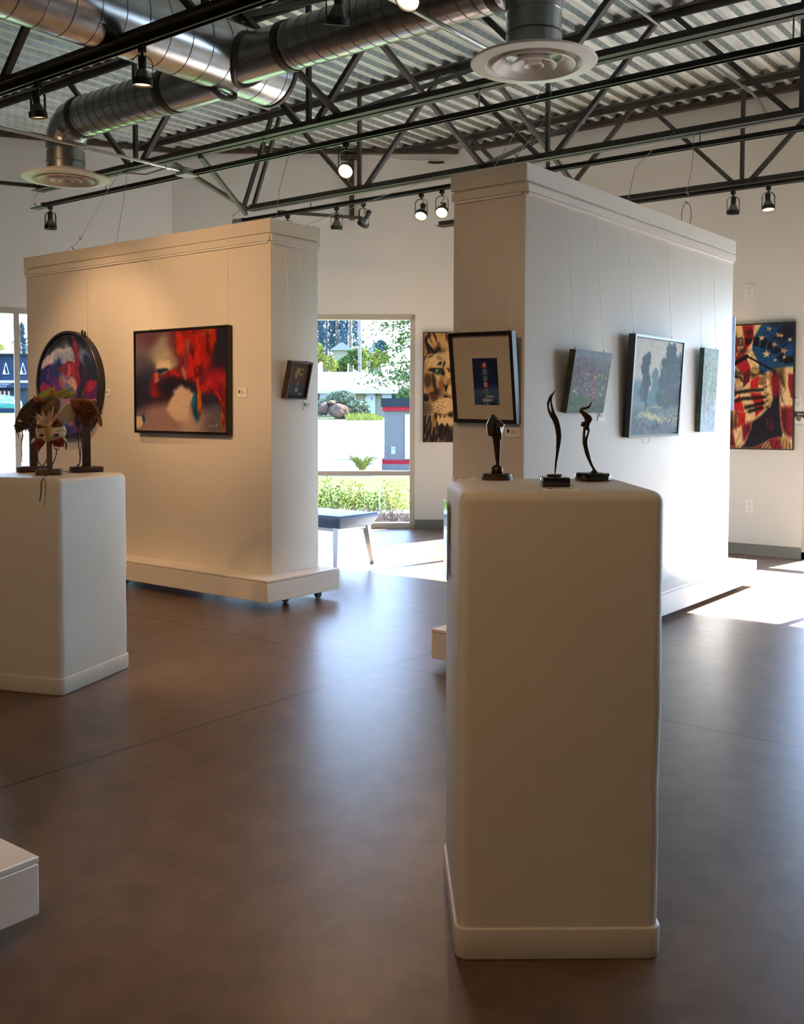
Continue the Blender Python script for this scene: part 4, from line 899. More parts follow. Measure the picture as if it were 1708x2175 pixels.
def smooth_poly(pts, it=2):
    for _ in range(it):
        q_ = []
        for i in range(len(pts)):
            a = pts[i]; b = pts[(i + 1) % len(pts)]
            q_ += [(a[0] * .75 + b[0] * .25, a[1] * .75 + b[1] * .25), (a[0] * .25 + b[0] * .75, a[1] * .25 + b[1] * .75)]
        pts = q_
    return pts
def feather(mb, p0, p1, wd, t, dt0=-.02, dt1=-.03, bend=0, n=8):
    x0, y0 = p0; x1, y1 = p1; dx, dy = x1 - x0, y1 - y0; L = math.hypot(dx, dy); nx, ny = -dy / L, dx / L; o = len(mb.v)
    for i in range(n + 1):
        s = i / n; w_ = wd * (math.sin(PI * min(1, s * .9 + .08)) ** .7) * .5; b_ = bend * math.sin(PI * s * .5) ** 2 if False else bend * s * s
        cx_, cy_ = x0 + dx * s + nx * b_, y0 + dy * s + ny * b_; d_ = dt0 + (dt1 - dt0) * s
        for q_, e in ((-1, 0), (0, -.003), (1, 0)): mb.v.append(tuple(zp(cx_ + nx * w_ * q_, cy_ + ny * w_ * q_, t, d_ + e)))
        for q_, e in ((-1, .0008), (0, -.0015), (1, .0008)): mb.v.append(tuple(zp(cx_ + nx * w_ * q_, cy_ + ny * w_ * q_, t, d_ + e)))
    for i in range(n):
        a = o + i * 6; b = a + 6
        mb.f += [(a, a + 1, b + 1, b), (a + 1, a + 2, b + 2, b + 1), (a + 3, b + 3, b + 4, a + 4), (a + 4, b + 4, b + 5, a + 5), (a, b, b + 3, a + 3), (a + 2, a + 5, b + 5, b + 2)]
    return mb
def fuzz(box_pts, n, ln, ang, spread, t, wd, seed, dt=-.04, dep=.03):
    mb = MB(); rs = np.random.RandomState(seed); xs = [p_[0] for p_ in box_pts]; ys = [p_[1] for p_ in box_pts]
    cx, cy = sum(xs) / len(xs), sum(ys) / len(ys)
    def inside(x, y):
        c = False; k = len(box_pts)
        for i in range(k):
            x1, y1 = box_pts[i]; x2, y2 = box_pts[(i + 1) % k]
            if (y1 > y) != (y2 > y) and x < (x2 - x1) * (y - y1) / (y2 - y1) + x1: c = not c
        return c
    k = 0
    while k < n:
        x = rs.uniform(min(xs), max(xs)); y = rs.uniform(min(ys), max(ys))
        if not inside(x, y): continue
        r_ = min(1, math.hypot((x - cx) / (max(xs) - min(xs)), (y - cy) / (max(ys) - min(ys))) * 2)
        d_ = dt - dep * math.sqrt(max(0, 1 - r_ * r_)); a = R(ang + rs.uniform(-spread, spread)); l_ = ln * rs.uniform(.6, 1.4)
        feather(mb, (x, y), (x + l_ * math.cos(a), y + l_ * math.sin(a)), wd * rs.uniform(.7, 1.3), t, d_, d_ - .004, rs.uniform(-.15, .15) * l_, 4); k += 1
    return mb
K = dict(dark=mat('dark_plumage', rgb(66, 54, 46), .8, var=.6, vscale=60), speck=mat('speckled_plumage', rgb(120, 98, 72), .8, var=.6, vscale=90), olive=mat('olive_leather', rgb(116, 88, 54), .6, var=.3, vscale=12),
         green=mat('green_feather', rgb(168, 166, 62), .55, var=.5, vscale=30), orange=mat('orange_feather', rgb(186, 92, 34), .6, var=.4, vscale=40), cream=mat('cream_plumage', rgb(232, 218, 186), .7, var=.25, vscale=60),
         rust=mat('rust_feather', rgb(150, 62, 34), .7, var=.4, vscale=50), brown=mat('brown_fur', rgb(124, 70, 34), .75, var=.6, vscale=40), pale=mat('pale_fur', rgb(228, 212, 186), .8, var=.3, vscale=50), ginger=mat('ginger_fur', rgb(170, 110, 46), .7, var=.4, vscale=50),
         gold=mat('gold_beads', rgb(176, 136, 66), .4, var=.3, metal=.3), tan=mat('tan_feather', rgb(206, 170, 134), .6, var=.3, vscale=40), hide=mat('dark_hide', rgb(36, 26, 26), .6, var=.3))
ca = zp(470, 560, tA)
ma = thing('feathered_mask', ca, 'large beaked mask of dark speckled plumage with green and orange crown feathers, left stand', 'mask')
PA = smooth_poly([(80, 830), (95, 740), (150, 600), (210, 500), (300, 415), (390, 345), (470, 330), (500, 400), (490, 560), (470, 700), (400, 790), (330, 860), (250, 870), (195, 910), (130, 925), (95, 880)])
pillow(PA, tA, .05, wob=3).build('beaked_face', K['dark'], ma, smooth=True)
fuzz(PA, 300, 46, 110, 30, tA, 14, 3, -.012, .036).build('plumage', K['speck'], ma, smooth=True)
PB = smooth_poly([(480, 390), (560, 360), (700, 300), (830, 310), (880, 400), (870, 500), (810, 620), (700, 640), (600, 670), (500, 660), (470, 560)])
pillow(PB, tA + .03, .05, wob=2).build('leather_dome', K['olive'], ma, smooth=True)
mb = MB()
for a_ in (((470, 320), (760, 195), 84, -14), ((480, 340), (660, 240), 96, 10), ((560, 330), (745, 225), 80, 0), ((720, 300), (1090, 280), 84, -6), ((740, 290), (1050, 205), 60, -8), ((830, 345), (1075, 300), 60, 6), ((450, 330), (640, 310), 80, 0), ((640, 310), (860, 270), 60, -6), ((850, 350), (1040, 330), 44, 4)): feather(mb, a_[0], a_[1], a_[2], tA, -.05, -.02, a_[3])
mb.build('crown_feathers', K['green'], ma, smooth=True)
mb = MB()
for a_ in (((420, 400), (410, 300), 34, 0), ((440, 380), (560, 260), 40, -8), ((430, 420), (520, 340), 40, 0), ((700, 300), (880, 250), 30, -4), ((470, 400), (560, 330), 40, 4), ((640, 330), (740, 190), 26, -6)): feather(mb, a_[0], a_[1], a_[2], tA, -.056, -.035, a_[3])
mb.build('orange_feathers', K['orange'], ma, smooth=True)
mb = MB(); feather(mb, (140, 720), (215, 740), 50, tA, -.055, -.052); mb.build('pale_patch', K['tan'], ma, smooth=True)
MB().tube([zp(x, y, tA, -.02) for x, y in ((205, 870), (215, 980), (200, 1080), (198, 1180), (205, 1280), (198, 1360), (220, 1440))], [.002, .0055, .0035, .003, .003, .0022, .0008], 6).build('hanging_strip', K['tan'], ma)
MB().tube([zp(x, y, tA, -.01) for x, y in ((130, 920), (145, 960), (150, 1020))], [.003, .002, .0012], 6).build('tassel', K['dark'], ma)
MB().tube([zp(x, y, tA, .01) for x, y in ((320, 880), (350, 950), (345, 1080), (350, 1200), (340, 1400), (370, 1500), (270, 1580), (240, 1600), (140, 1625), (40, 1652))], .0024, 6).build('tie_cord', M['cord'], ma)

mb_ = thing('owl_mask', zp(660, 900, tB), 'white-browed mask with rust-red cheeks and a spray of curled feathers, front stand', 'mask')
PW = smooth_poly([(430, 900), (436, 810), (520, 770), (640, 800), (790, 730), (880, 765), (930, 850), (938, 950), (905, 1000), (800, 1015), (720, 1035), (640, 1085), (590, 1088), (545, 1030), (440, 1012)])
pillow(PW, tB, .036, wob=2).build('white_face', K['cream'], mb_, smooth=True)
pl = smooth_poly([(420, 1015), (560, 1030), (602, 1080), (545, 1150), (505, 1200), (480, 1262), (450, 1200), (420, 1120)]); pr_ = smooth_poly([(680, 1060), (800, 1020), (905, 1000), (915, 1080), (872, 1165), (780, 1160), (700, 1110)])
for q_ in (pl, pr_):
    pillow(q_, tB - .004, .026, wob=2).build('rust_cheek', K['rust'], mb_, smooth=True)
mb = MB(); 
mb.v += fuzz(pl, 60, 34, 110, 30, tB, 10, 5, -.016, .018).v; 
a1 = fuzz(pl, 60, 34, 110, 30, tB, 10, 5, -.016, .018); a2 = fuzz(pr_, 90, 34, 80, 30, tB, 10, 6, -.016, .018)
mb = MB(); mb.add(a1.v, a1.f); mb.add(a2.v, a2.f); mb.build('cheek_feathers', K['rust'], mb_, smooth=True)
mb = MB()
for x in range(445, 940, 24): feather(mb, (x, 850 + abs(x - 650) * .02), (x + (x - 650) * .03, 920), 20, tB, -.030, -.036)
mb.build('brow_feathers', K['cream'], mb_, smooth=True)
for q_ in (smooth_poly([(450, 870), (440, 800), (520, 760), (610, 800), (600, 870), (520, 850)]), smooth_poly([(670, 870), (690, 800), (790, 690), (870, 740), (910, 820), (800, 850)])):
    pillow(q_, tB - .012, .026, wob=3).build('dark_brow', K['brown'], mb_, smooth=True)
for x, y in ((530, 966), (772, 962)):
    pillow([(x + 46 * math.cos(R(a)), y + 24 * math.sin(R(a))) for a in range(0, 360, 24)], tB - .030, .006, n=2).build('eye_opening', K['hide'], mb_, smooth=True)
mb = MB(); 
for dx in (-44, -22, 0, 22, 44): mb.tube([zp(625 + dx * .3, 1075, tB, -.04), zp(628 + dx * .5, 980, tB, -.045), zp(625 + dx, 890, tB, -.042), zp(600 + dx * 1.6, 790, tB, -.038)], [.003, .0024, .002, .001], 6)
mb.build('nose_quills', K['gold'], mb_, smooth=True)
mb = MB()
for e, wd, bd in (((540, 545), 44, 10), ((500, 600), 40, -20), ((400, 700), 60, -50), ((395, 660), 40, -80), ((690, 560), 50, 30), ((800, 530), 40, 90), ((740, 600), 50, 20), ((860, 660), 44, 90), ((470, 780), 60, -20), ((720, 790), 70, 30), ((620, 640), 44, 0), ((780, 700), 60, 40)):
    feather(mb, (625, 800), e, wd, tB, -.042, -.055, -bd)
mb.build('feather_plume', K['tan'], mb_, smooth=True)
for x0, y0 in ((395, 1010), (905, 990)):
    s_ = -1 if x0 < 600 else 1; mb = MB(); feather(mb, (x0 + 30 * (-s_), y0), (x0 + 60 * s_ * .6, y0 + 90), 50, tB, -.01, -.014); mb.build('side_tuft', K['pale'], mb_, smooth=True)
MB().tube([zp(935, 1060 + k * 12, tB, -.01) + r0 * .001 * ((k % 2) * 2 - 1) for k in range(13)], .0035, 6).build('bead_string', K['hide'], mb_, smooth=True)
MB().tube([zp(x, y, tB, .0) for x, y in ((460, 1250), (465, 1360), (490, 1430), (545, 1480), (600, 1410), (625, 1350))], .0024, 6).build('tie_cord', M['cord'], mb_)
MB().tube([zp(x, y, tB, d_) for x, y, d_ in ((740, 1150, 0), (745, 1190, 0), (800, 1215, 0), (830, 1180, 0), (778, 1180, 0), (770, 1300, 0), (720, 1430, -.02), (660, 1570, -.05), (610, 1640, -.10), (548, 1685, -.285), (525, 1740, -.302), (525, 1860, -.300), (500, 2060, -.302))], .0024, 6).build('tie_cord', M['cord'], mb_)

mc = thing('fox_fur_mask', zp(1180, 540, tC), 'brown and cream fox-fur mask with a small beak tassel, right stand', 'mask')
PC = smooth_poly([(950, 470), (1000, 385), (1100, 350), (1240, 352), (1360, 410), (1440, 520), (1462, 600), (1440, 660), (1340, 740), (1230, 790), (1180, 790), (1100, 650), (1060, 560)])
pillow(PC, tC, .055, wob=3).build('fur_dome', K['brown'], mc, smooth=True)
fuzz(PC, 320, 44, 30, 30, tC, 12, 7, -.01, .044).build('brown_fur', K['brown'], mc, smooth=True)
PG = smooth_poly([(1040, 400), (1090, 352), (1240, 352), (1360, 408), (1440, 520), (1440, 600), (1380, 540), (1280, 430), (1150, 400)])
fuzz(PG, 200, 44, 40, 25, tC, 12, 8, -.045, .016).build('ginger_fur', K['ginger'], mc, smooth=True)
PE = smooth_poly([(805, 620), (860, 520), (930, 440), (1000, 390), (1050, 480), (1090, 600), (1070, 700), (1040, 770), (980, 760), (880, 690)])
pillow(PE, tC - .008, .035, wob=2).build('pale_ruff', K['pale'], mc, smooth=True)
fuzz(PE, 260, 60, 120, 22, tC, 11, 9, -.018, .028).build('pale_fur', K['pale'], mc, smooth=True)
mb = MB(); feather(mb, (1445, 590), (1528, 830), 80, tC, -.01, -.014, 6); feather(mb, (1450, 640), (1500, 820), 50, tC, -.014, -.02, 0); mb.build('beak_feathers', K['ginger'], mc, smooth=True)
mb = MB()
for k in range(5): mb.tube([zp(1440 + k * 4, 640 - k * 8, tC, -.02), zp(1490, 600 - k * 6, tC, -.026), zp(1520 + k * 3, 570 + k * 14, tC, -.02)], .0018, 5)
mb.build('wire_wrapping', M['wire'], mc)
MB().tube([zp(1290, 405, tC, -.01), zp(1350, 400, tC, -.012), zp(1400, 392, tC, -.012), zp(1432, 388, tC, -.01)], [.008, .007, .007, .010], 12).build('horn', mat('amber_horn', rgb(206, 140, 60), .3), mc, smooth=True)
MB().tube([zp(x, y, tC, .01) for x, y in ((1150, 780), (1140, 950), (1145, 1150), (1165, 1320), (1160, 1430), (1090, 1490), (1020, 1530), (960, 1560), (860, 1568))], .0024, 6).tube([zp(x, y, tC, .01) for x, y in ((1190, 900), (1190, 1050), (1175, 1250), (1168, 1400), (1140, 1480), (1080, 1495))], .0022, 6).build('tie_cord', M['cord'], mc)

# ------------------------------------------------------------------ bench
bt = thing('bench', (-6.1, 6.33, 0), 'low bench with a blue-grey vinyl cushion on splayed aluminium legs by the window', 'bench')
mb = MB()
for (x0, x1, y0, y1, z) in ((-6.90, -5.455, 6.16, 6.55, .345), (-6.93, -5.40, 6.08, 6.60, .41), (-6.92, -5.41, 6.09, 6.595, .43)): pass
secs = [(.330, .045), (.350, .035), (.400, .006), (.420, .0), (.438, .02)]
vs = []; 
for z, i_ in secs: vs += [(x, y, z) for x, y in ((-6.90 + i_, 6.09 + i_), (-5.375 - i_, 6.09 + i_), (-5.375 - i_, 6.60 - i_), (-6.90 + i_, 6.60 - i_))]
mb.add(vs, [(k * 4 + j, k * 4 + (j + 1) % 4, k * 4 + 4 + (j + 1) % 4, k * 4 + 4 + j) for k in range(4) for j in range(4)] + [(3, 2, 1, 0), (16, 17, 18, 19)])
mb.build('cushion', M['vinyl'], bt, bevel=.008, seg=3)
MB().box(-6.86, -5.44, 6.14, 6.17, .305, .345).box(-6.86, -5.44, 6.52, 6.55, .305, .345).box(-5.465, -5.44, 6.14, 6.55, .305, .345).box(-6.86, -6.835, 6.14, 6.55, .305, .345).build('seat_rail', M['alu'], bt, bevel=.003, seg=1)
for sx, tx in ((-5.42, -5.46), (-6.85, -6.81)):
    for sy, ty in ((6.10, 6.155), (6.57, 6.525)):
        MB().add([(sx + i * .021, sy + j * .018, 0) for i, j in ((-1, -1), (1, -1), (1, 1), (-1, 1))] + [(tx + i * .028, ty + j * .022, .335) for i, j in ((-1, -1), (1, -1), (1, 1), (-1, 1))], [(3, 2, 1, 0), (4, 5, 6, 7), (0, 1, 5, 4), (1, 2, 6, 5), (2, 3, 7, 6), (3, 0, 4, 7)]).build('leg', M['alu'], bt)

# ------------------------------------------------------------------ roof joists
YS = [1.64, 3.41, 5.18, 6.92, 8.72]
def joist(Y, x0b, x1b, x0t, x1t, nodes, label):
    root = thing('roof_joist', ((x0b + x1b) / 2, Y, CH), label, 'roof truss', 'open-web steel roof joists under the deck')
    def ang(nm, x0, x1, zc, top):
        m_ = MB()
        for s in (-1, 1):
            m_.box(x0, x1, Y + s * .006, Y + s * .011, zc - (.0 if not top else .055), zc + (.055 if not top else .0))
            a_, b_ = sorted((Y + s * .006, Y + s * .060))
            m_.box(x0, x1, a_, b_, zc - (.005 if top else .0), zc + (.0 if top else .005))
        m_.build(nm, M['steel'], root)
    ang('bottom_chord', x0b, x1b, CH, False); ang('top_chord', x0t, x1t, DECK - .002, True)
    zt = DECK - .03; zb = CH + .03
    for X in nodes:
        if x0b <= X <= x1b: MB().bar((X, Y, zb), (X, Y, zt), .03, .03, (0, 1, 0)).build('web_post', M['steel'], root)
        for s in (-1, 1):
            a_ = Vector((X + s * .07, Y, zb)); b_ = Vector((X + s * .90, Y, zt))
            if x0b - .02 <= a_.x <= x1b + .02 and x0t <= b_.x <= x1t:
                MB().bar(a_, b_, .034, .040, (0, 1, 0)).build('web_diagonal', M['steel'], root)
    return root
def nodes(x): return [x + 1.9 * k for k in range(-5, 8)]
joist(3.41, -9.9, XR - .05, -10.4, XR - .02, nodes(-5.79), 'dark steel joist nearest the camera, crossing the upper left corner')
joist(5.18, -8.15, XR - .05, -9.9, XR - .02, nodes(-4.853), 'dark steel joist running from behind the left air diffuser to the upper right')
joist(6.92, -7.27, XR - .05, -9.1, XR - .02, nodes(-3.973), 'dark steel joist ending above the left partition, right part passing the right diffuser')
joist(8.72, -6.3, XR - .05, -6.8, XR - .02, nodes(-3.10), 'farthest dark steel joist, low above the far wall at the right')
for i in range(len(YS) - 1):
    ya, yb = YS[i], YS[i + 1]
    for Xb in (-4.60,):
        n_ = ['first', 'second', 'third', 'fourth'][i]
        t = thing('cross_bracing', (Xb, (ya + yb) / 2, CH), 'steel cross bracing in the %s gap between joists, counted from the camera' % n_, 'bracing', 'cross bracing between joists')
        MB().bar((Xb, ya, CH + .03), (Xb, yb, DECK - .06), .034, .034).build('brace_bar', M['steel'], t)
        MB().bar((Xb + .04, ya, DECK - .06), (Xb + .04, yb, CH + .03), .034, .034).build('brace_bar', M['steel'], t)
for (p_, q_, l_) in (((-6.4, 5.2, 3.26), (-7.27, 6.9, 3.24), 'flat steel tie from the second joist to the end of the third'),
                     ((-6.0, 5.2, 3.22), (-7.3, 6.9, 3.20), 'thin steel tie just below the flat tie, left of centre'),
                     ((-8.9, 3.45, 3.26), (-8.12, 5.15, 3.27), 'steel tie reaching the end of the second joist at the far left'),
                     ((-7.35, 6.92, 3.28), (-7.0, 6.95, 4.08), 'nearly upright steel strut at the end of the third joist')):
    t = thing('steel_tie', p_, l_, 'bracing'); MB().bar(p_, q_, .035, .03).build('tie_bar', M['steel'], t)
    if 'upright' in l_: MB().bar(Vector(p_) + Vector((.09, .04, 0)), Vector(q_) + Vector((.07, .04, 0)), .03, .03).build('tie_bar', M['steel'], t)
# rusty stub column against the corner wall and its brace
t = thing('stub_column', (-7.24, 8.41, 3.3), 'short rusty steel column hanging high on the corner wall above the window', 'column')
c_ = Q0 - FD * .69 - FN * .045
MB().bar(c_ + Vector((0, 0, 3.36)), c_ + Vector((0, 0, 4.02)), .05, .07, FN).build('tube', M['rust'], t)
MB().bar(c_ + Vector((0, 0, 4.02)) - FD * .12, c_ + Vector((0, 0, 4.02)) + FD * .10, .10, .03).build('top_plate', M['rust'], t)
MB().bar(c_ + Vector((0, 0, 3.38)) + FD * .1, Vector((-7.15, 7.2, 3.25)), .035, .03).build('brace', M['steel'], t)

# ------------------------------------------------------------------ track lighting
def track(Y, x0, x1, z, label, hang=True):
    t = thing('light_track', ((x0 + x1) / 2, Y, z), label, 'light track')
    m_ = MB(); m_.box(x0, x1, Y - .019, Y + .019, z - .003, z + .020); m_.box(x0, x1, Y - .019, Y - .014, z - .014, z); m_.box(x0, x1, Y + .014, Y + .019, z - .014, z)
    m_.build('rail', M['track'], t)
    m_ = MB(); m_.box(x0, x1, Y - .021, Y - .0195, z - .014, z - .009); m_.box(x0, x1, Y + .0195, Y + .021, z - .014, z - .009); m_.build('edge_trim', M['wire'], t)
    if hang:
        x = x0 + .9
        while x < x1:
            MB().cyl((x, Y, z + .02), (x, Y, CH), .005, 8).lathe([(.001, 0), (.014, 0), (.014, .01), (.001, .012)], (x, Y, CH - .012), 10).build('hanger_rod', M['zinc'], t); x += 1.85
    MB().box(x0 - .012, x0 + .02, Y - .024, Y + .024, z - .016, z + .024).build('end_cap', M['black'], t)
track(3.41, -9.5, 5.4, 3.205, 'black light track fixed under the nearest joist, upper left', False)
track(5.18, -8.05, 5.4, 3.095, 'long black light track on rods under the second joist')
track(6.92, -7.36, 5.4, 3.145, 'black light track on rods above the gap between the two partitions')
track(8.72, -4.6, 5.4, 3.212, 'black light track fixed under the farthest joist, right', False)
t = thing('track_feed_box', (-8.1, 5.18, 3.08), 'flat black feed plate at the left end of the second light track', 'electrical box')
MB().box(-8.17, -7.98, 5.12, 5.2, 3.072, 3.082).build('plate', M['black'], t, bevel=.002, seg=1)
MB().tube([(-8.12, 5.18, 3.085), (-8.2, 5.18, 3.13), (-8.18, 5.18, 3.19), (-8.1, 5.18, 3.235)], .005, 6).build('feed_cable', M['wire'], t)
t = thing('track_feed_box', (-7.36, 6.92, 3.13), 'grey feed fitting at the left end of the third light track', 'electrical box')
MB().box(-7.48, -7.35, 6.88, 6.96, 3.12, 3.165).build('housing', M['zinc'], t, bevel=.004)
MB().tube([(-7.45, 6.92, 3.165), (-7.5, 6.9, 3.2), (-7.35, 6.9, 3.26), (-7.25, 6.92, 3.25)], .005, 6).build('feed_cable', M['wire'], t)

M['lens_on'] = mat('lit_lens', (1, .78, .5), .4, emit=(1.0, .60, .27), es=2.6)
M['lens_hot'] = mat('bright_lit_lens', (1, .85, .6), .4, emit=(1.0, .70, .38), es=5)
M['bulb'] = mat('bulb_glass', rgb(120, 120, 118), .15, metal=.5)
def spot(x, Y, z, aim, lit, label, yoke=0.0, power=30, drop=.135, hot=False, cone=50, s=1.0):
    """track head: adapter, U-shaped yoke, ring, reflector bulb, socket; aim = unit direction of the beam"""
    root = thing('track_spotlight', (x, Y, z), label, 'spotlight')
    d = Vector(aim).normalized(); A = Vector((math.cos(yoke), math.sin(yoke), 0))
    A = (A - d * A.dot(d)); A.z = 0; A.normalize()
    d = (d - A * d.dot(A)).normalized(); U = A.cross(d)
    m_ = MB(); m_.box(-.017, .017, -.014, .014, -.036, .0); m_.cyl((0, 0, -.052), (0, 0, -.034), .008, 10); m_.build('adapter', M['black'], root, local=True)
    r_ = .052 * s; pv = Vector((0, 0, -.052 - drop - r_ * .0))
    pts = [pv + A * r_ * 1.0]
    for k in range(9):
        a = PI * k / 8; pts.append(Vector((0, 0, -.052 - r_ * .8 + .0)) + A * r_ * math.cos(a) + Vector((0, 0, r_ * .8 * math.sin(a))))
    pts.append(pv - A * r_)
    m_ = MB(); Bn = A.cross(Vector((0, 0, 1))).normalized()
    for i in range(len(pts) - 1): m_.bar(pts[i], pts[i + 1], .016, .0035, A if 0 < i < len(pts) - 2 and False else (pts[i + 1] - pts[i]).cross(Bn))
    m_.build('yoke', M['black'], root, local=True)
    def T(mb): return mb.mul(Matrix.Translation(pv) @ d.to_track_quat('Z', 'Y').to_matrix().to_4x4())
    T(MB().lathe([(r_ * .95, -.016), (r_, -.016), (r_ * 1.02, .018), (r_ * .93, .020), (r_ * .9, .010)], (0, 0, 0), 28, close=True)).build('ring', M['black'], root, smooth=True, local=True)
    T(MB().lathe([(r_ * .90, .010), (r_ * .90, -.004), (r_ * .62, -.045), (r_ * .36, -.068), (.001, -.070)], (0, 0, 0), 24)).build('reflector_bulb', M['bulb'], root, smooth=True, local=True)
    T(MB().lathe([(.001, .0125), (r_ * .5, .0118), (r_ * .90, .008), (r_ * .88, .004), (.001, .006)], (0, 0, 0), 28)).build('lens', (M['lens_hot'] if hot else M['lens_on']) if lit else M['bulb'], root, smooth=True, local=True)
    T(MB().lathe([(.001, -.062), (r_ * .40, -.062), (r_ * .42, -.125), (r_ * .30, -.132), (.001, -.132)], (0, 0, 0), 18)).build('socket', M['black'], root, smooth=True, local=True)
    sk = pv - d * .125
    MB().tube([Vector((0, 0, -.05)), Vector((0, 0, -.08)) + A * .02, Vector((0, 0, -.11)) + (sk - Vector((0, 0, -.11))) * .3 - A * .02, sk * .6 + Vector((0, 0, -.12)) * .4 - d * .02, sk], .003, 6).build('lead', M['black'], root, local=True)
    if lit and power:
        ld = bpy.data.lights.new('spot_beam', 'SPOT'); ld.energy = power; ld.color = (1, .60, .30); ld.spot_size = R(cone); ld.spot_blend = .8; ld.shadow_soft_size = .03
        lo = bpy.data.objects.new('spot_beam', ld); COL.objects.link(lo); lo.parent = root; lo.location = pv + d * .03; lo.rotation_euler = (d).to_track_quat('-Z', 'Y').to_euler()
    return root
def aim_at(x, Y, z, tgt): return (Vector(tgt) - Vector((x, Y, z - .18))).normalized()
SP = [
 (-5.343, 3.41, 3.19, (-4.9, 3.7, 1.9), 1, 'spotlight at the upper left edge, tilted socket, aimed down to the right', .3, 30, 0),
 (-4.382, 3.41, 3.19, (-4.9, 2.9, 1.4), 1, 'black spotlight glowing in front of the big ducts, upper left', .9, 34, 0),
 (-3.02, 3.41, 3.19, (-3.7, 3.5, 1.3), 1, 'spotlight cut by the top edge, in front of the right duct, lens facing down left', .9, 60, 0),
 (-2.625, 3.41, 3.19, (-2.9, 1.6, .9), 1, 'brightly lit spotlight at the very top edge, centre', .5, 25, 1),
 (-7.951, 5.18, 3.085, (-7.75, 5.4, .5), 0, 'unlit spotlight at the left end of the second track, above the left partition', .4, 0, 0),
 (-4.514, 5.18, 3.085, (-3.9, 3.3, 1.5), 1, 'lit spotlight facing the camera, hanging from the second track in the middle', .6, 35, 1),
 (-6.758, 6.92, 3.135, (-7.5, 8.0, 1.3), 0, 'spotlight half hidden behind the top of the left partition', .6, 0, 0),
 (-6.143, 6.92, 3.135, (-5.2, 8.2, 1.9), 1, 'spotlight turned away showing its bulb, left of the row of four', .9, 18, 0),
 (-5.827, 6.92, 3.135, (-7.6, 6.0, 1.0), 1, 'spotlight aimed down left with its socket raised, second of the row of four', 1.1, 25, 1),
 (-5.188, 6.92, 3.135, (-5.6, 5.0, .9), 1, 'lit spotlight with socket sticking out to the right, third of the row of four', .7, 25, 1),
 (-4.972, 6.92, 3.135, (-4.3, 4.9, 1.2), 1, 'lit spotlight facing the camera beside the right partition, last of the row of four', .6, 25, 1),
 (-3.172, 8.72, 3.20, (-3.0, 9.1, 1.3), 1, 'spotlight aimed at the far wall, left of the pair at the right', .6, 14, 0),
 (-2.871, 8.72, 3.20, (-2.7, 8.2, .6), 1, 'lit spotlight facing down, right of the pair at the right', .6, 20, 1),
]
for (x, Y, z, tg_, lit, lab_, yk, pw_, hot) in SP:
    spot(x, Y, z, aim_at(x, Y, z, tg_), lit, lab_, yoke=yk, power=pw_, hot=bool(hot))

track(-.30, -6.5, 5.4, 3.205, 'unseen black light track added behind the camera for fill lamps', False)  # out-of-view track, added to hold the fill lamps behind the camera
track(1.64, -7.5, 5.4, 3.205, 'unseen black light track added overhead to carry fill lamps, before the first joist', False)  # also added out of view, holds the overhead fill lamps
for (x, Y, tg_, pw_, cn_, lb_) in ((-6.3, 3.41, (-5.7, 4.7, 1.5), 45, 70, 'on the nearest visible track, just left of the frame'), (-4.3, 1.64, (-5.0, 4.7, 1.95), 120, 42, 'added unseen overhead to warm the wall of the red abstract'),
        (-5.6, 1.64, (-6.3, 4.7, 1.3), 90, 80, 'added unseen overhead to warm the round painting'), (-2.5, 1.64, (-2.9, 4.45, 1.5), 34, 50, 'added unseen overhead to warm the navy photograph'), (-1.0, -.3, (-1.3, 1.9, .6), 60, 80, 'added unseen behind the camera to fill the foreground pedestal'), (-3.6, -.3, (-4.3, 2.6, .6), 60, 70, 'added unseen behind the camera to fill the mask pedestal')):
    spot(x, Y, 3.19, aim_at(x, Y, 3.19, tg_), 1, 'lit spotlight ' + lb_, yoke=.5, power=pw_, cone=cn_)  # overhead and behind-camera lamps are added unseen to warm the near faces

# ------------------------------------------------------------------ ducts and diffusers
def duct_run(name, root, p, q, r_, m_, pitch=.105, seam=True, n=36):
    o = MB().cyl(p, q, r_, n).build(name, m_, root, smooth=True)
    if seam:
        p = Vector(p); q = Vector(q); d = q - p; L = d.length; d.normalize(); a = d.cross(Vector((0, 0, 1)))
        if a.length < .1: a = Vector((1, 0, 0))
        a.normalize(); b = d.cross(a); turns = L / pitch; k = int(turns * 28)
        MB().tube([p + d * L * i / k + (a * math.cos(2 * PI * turns * i / k) + b * math.sin(2 * PI * turns * i / k)) * (r_ + .0005) for i in range(k + 1)], .0028, 4, cap=False).build('spiral_seam', M['ductseam'], root)
    return o
M['ductseam'] = mat('duct_seam', rgb(120, 118, 114), .4, metal=.8)
XD, ZD, RD_ = -4.70, 3.45, .215
t = thing('main_duct', (XD, 1.3, ZD), 'large round spiral duct running away from the camera at upper left', 'air duct', 'spiral air ducts')
duct_run('duct_pipe', t, (XD, -2.6, ZD), (XD, 4.67, ZD), RD_, M['duct'], pitch=.15, n=48)
MB().lathe([(.001, -.006), (RD_ + .008, -.006), (RD_ + .008, .02), (.001, .02)], (0, 0, 0), 48).mul(Matrix.Translation((XD, 4.67, ZD)) @ Matrix.Rotation(R(-90), 4, 'X')).build('end_cap', M['ductdark'], t)
ZB, RB, YB = 3.32, .136, 4.30
def elbow(root, c, r_, sgn, bend=.17):
    """from horizontal run (coming along X) down into the neck"""
    pts = []
    for k in range(5):
        a = R(90 * k / 4); pts.append(Vector((c[0] + sgn * (math.sin(a) - 1) * bend, c[1], c[2] - bend * (1 - math.cos(a)))))
    MB().tube([pts[0] - Vector((sgn * .03, 0, 0))] + pts + [pts[-1] - Vector((0, 0, .03))], r_ * 1.015, 32).build('elbow', M['duct'], root, smooth=False)
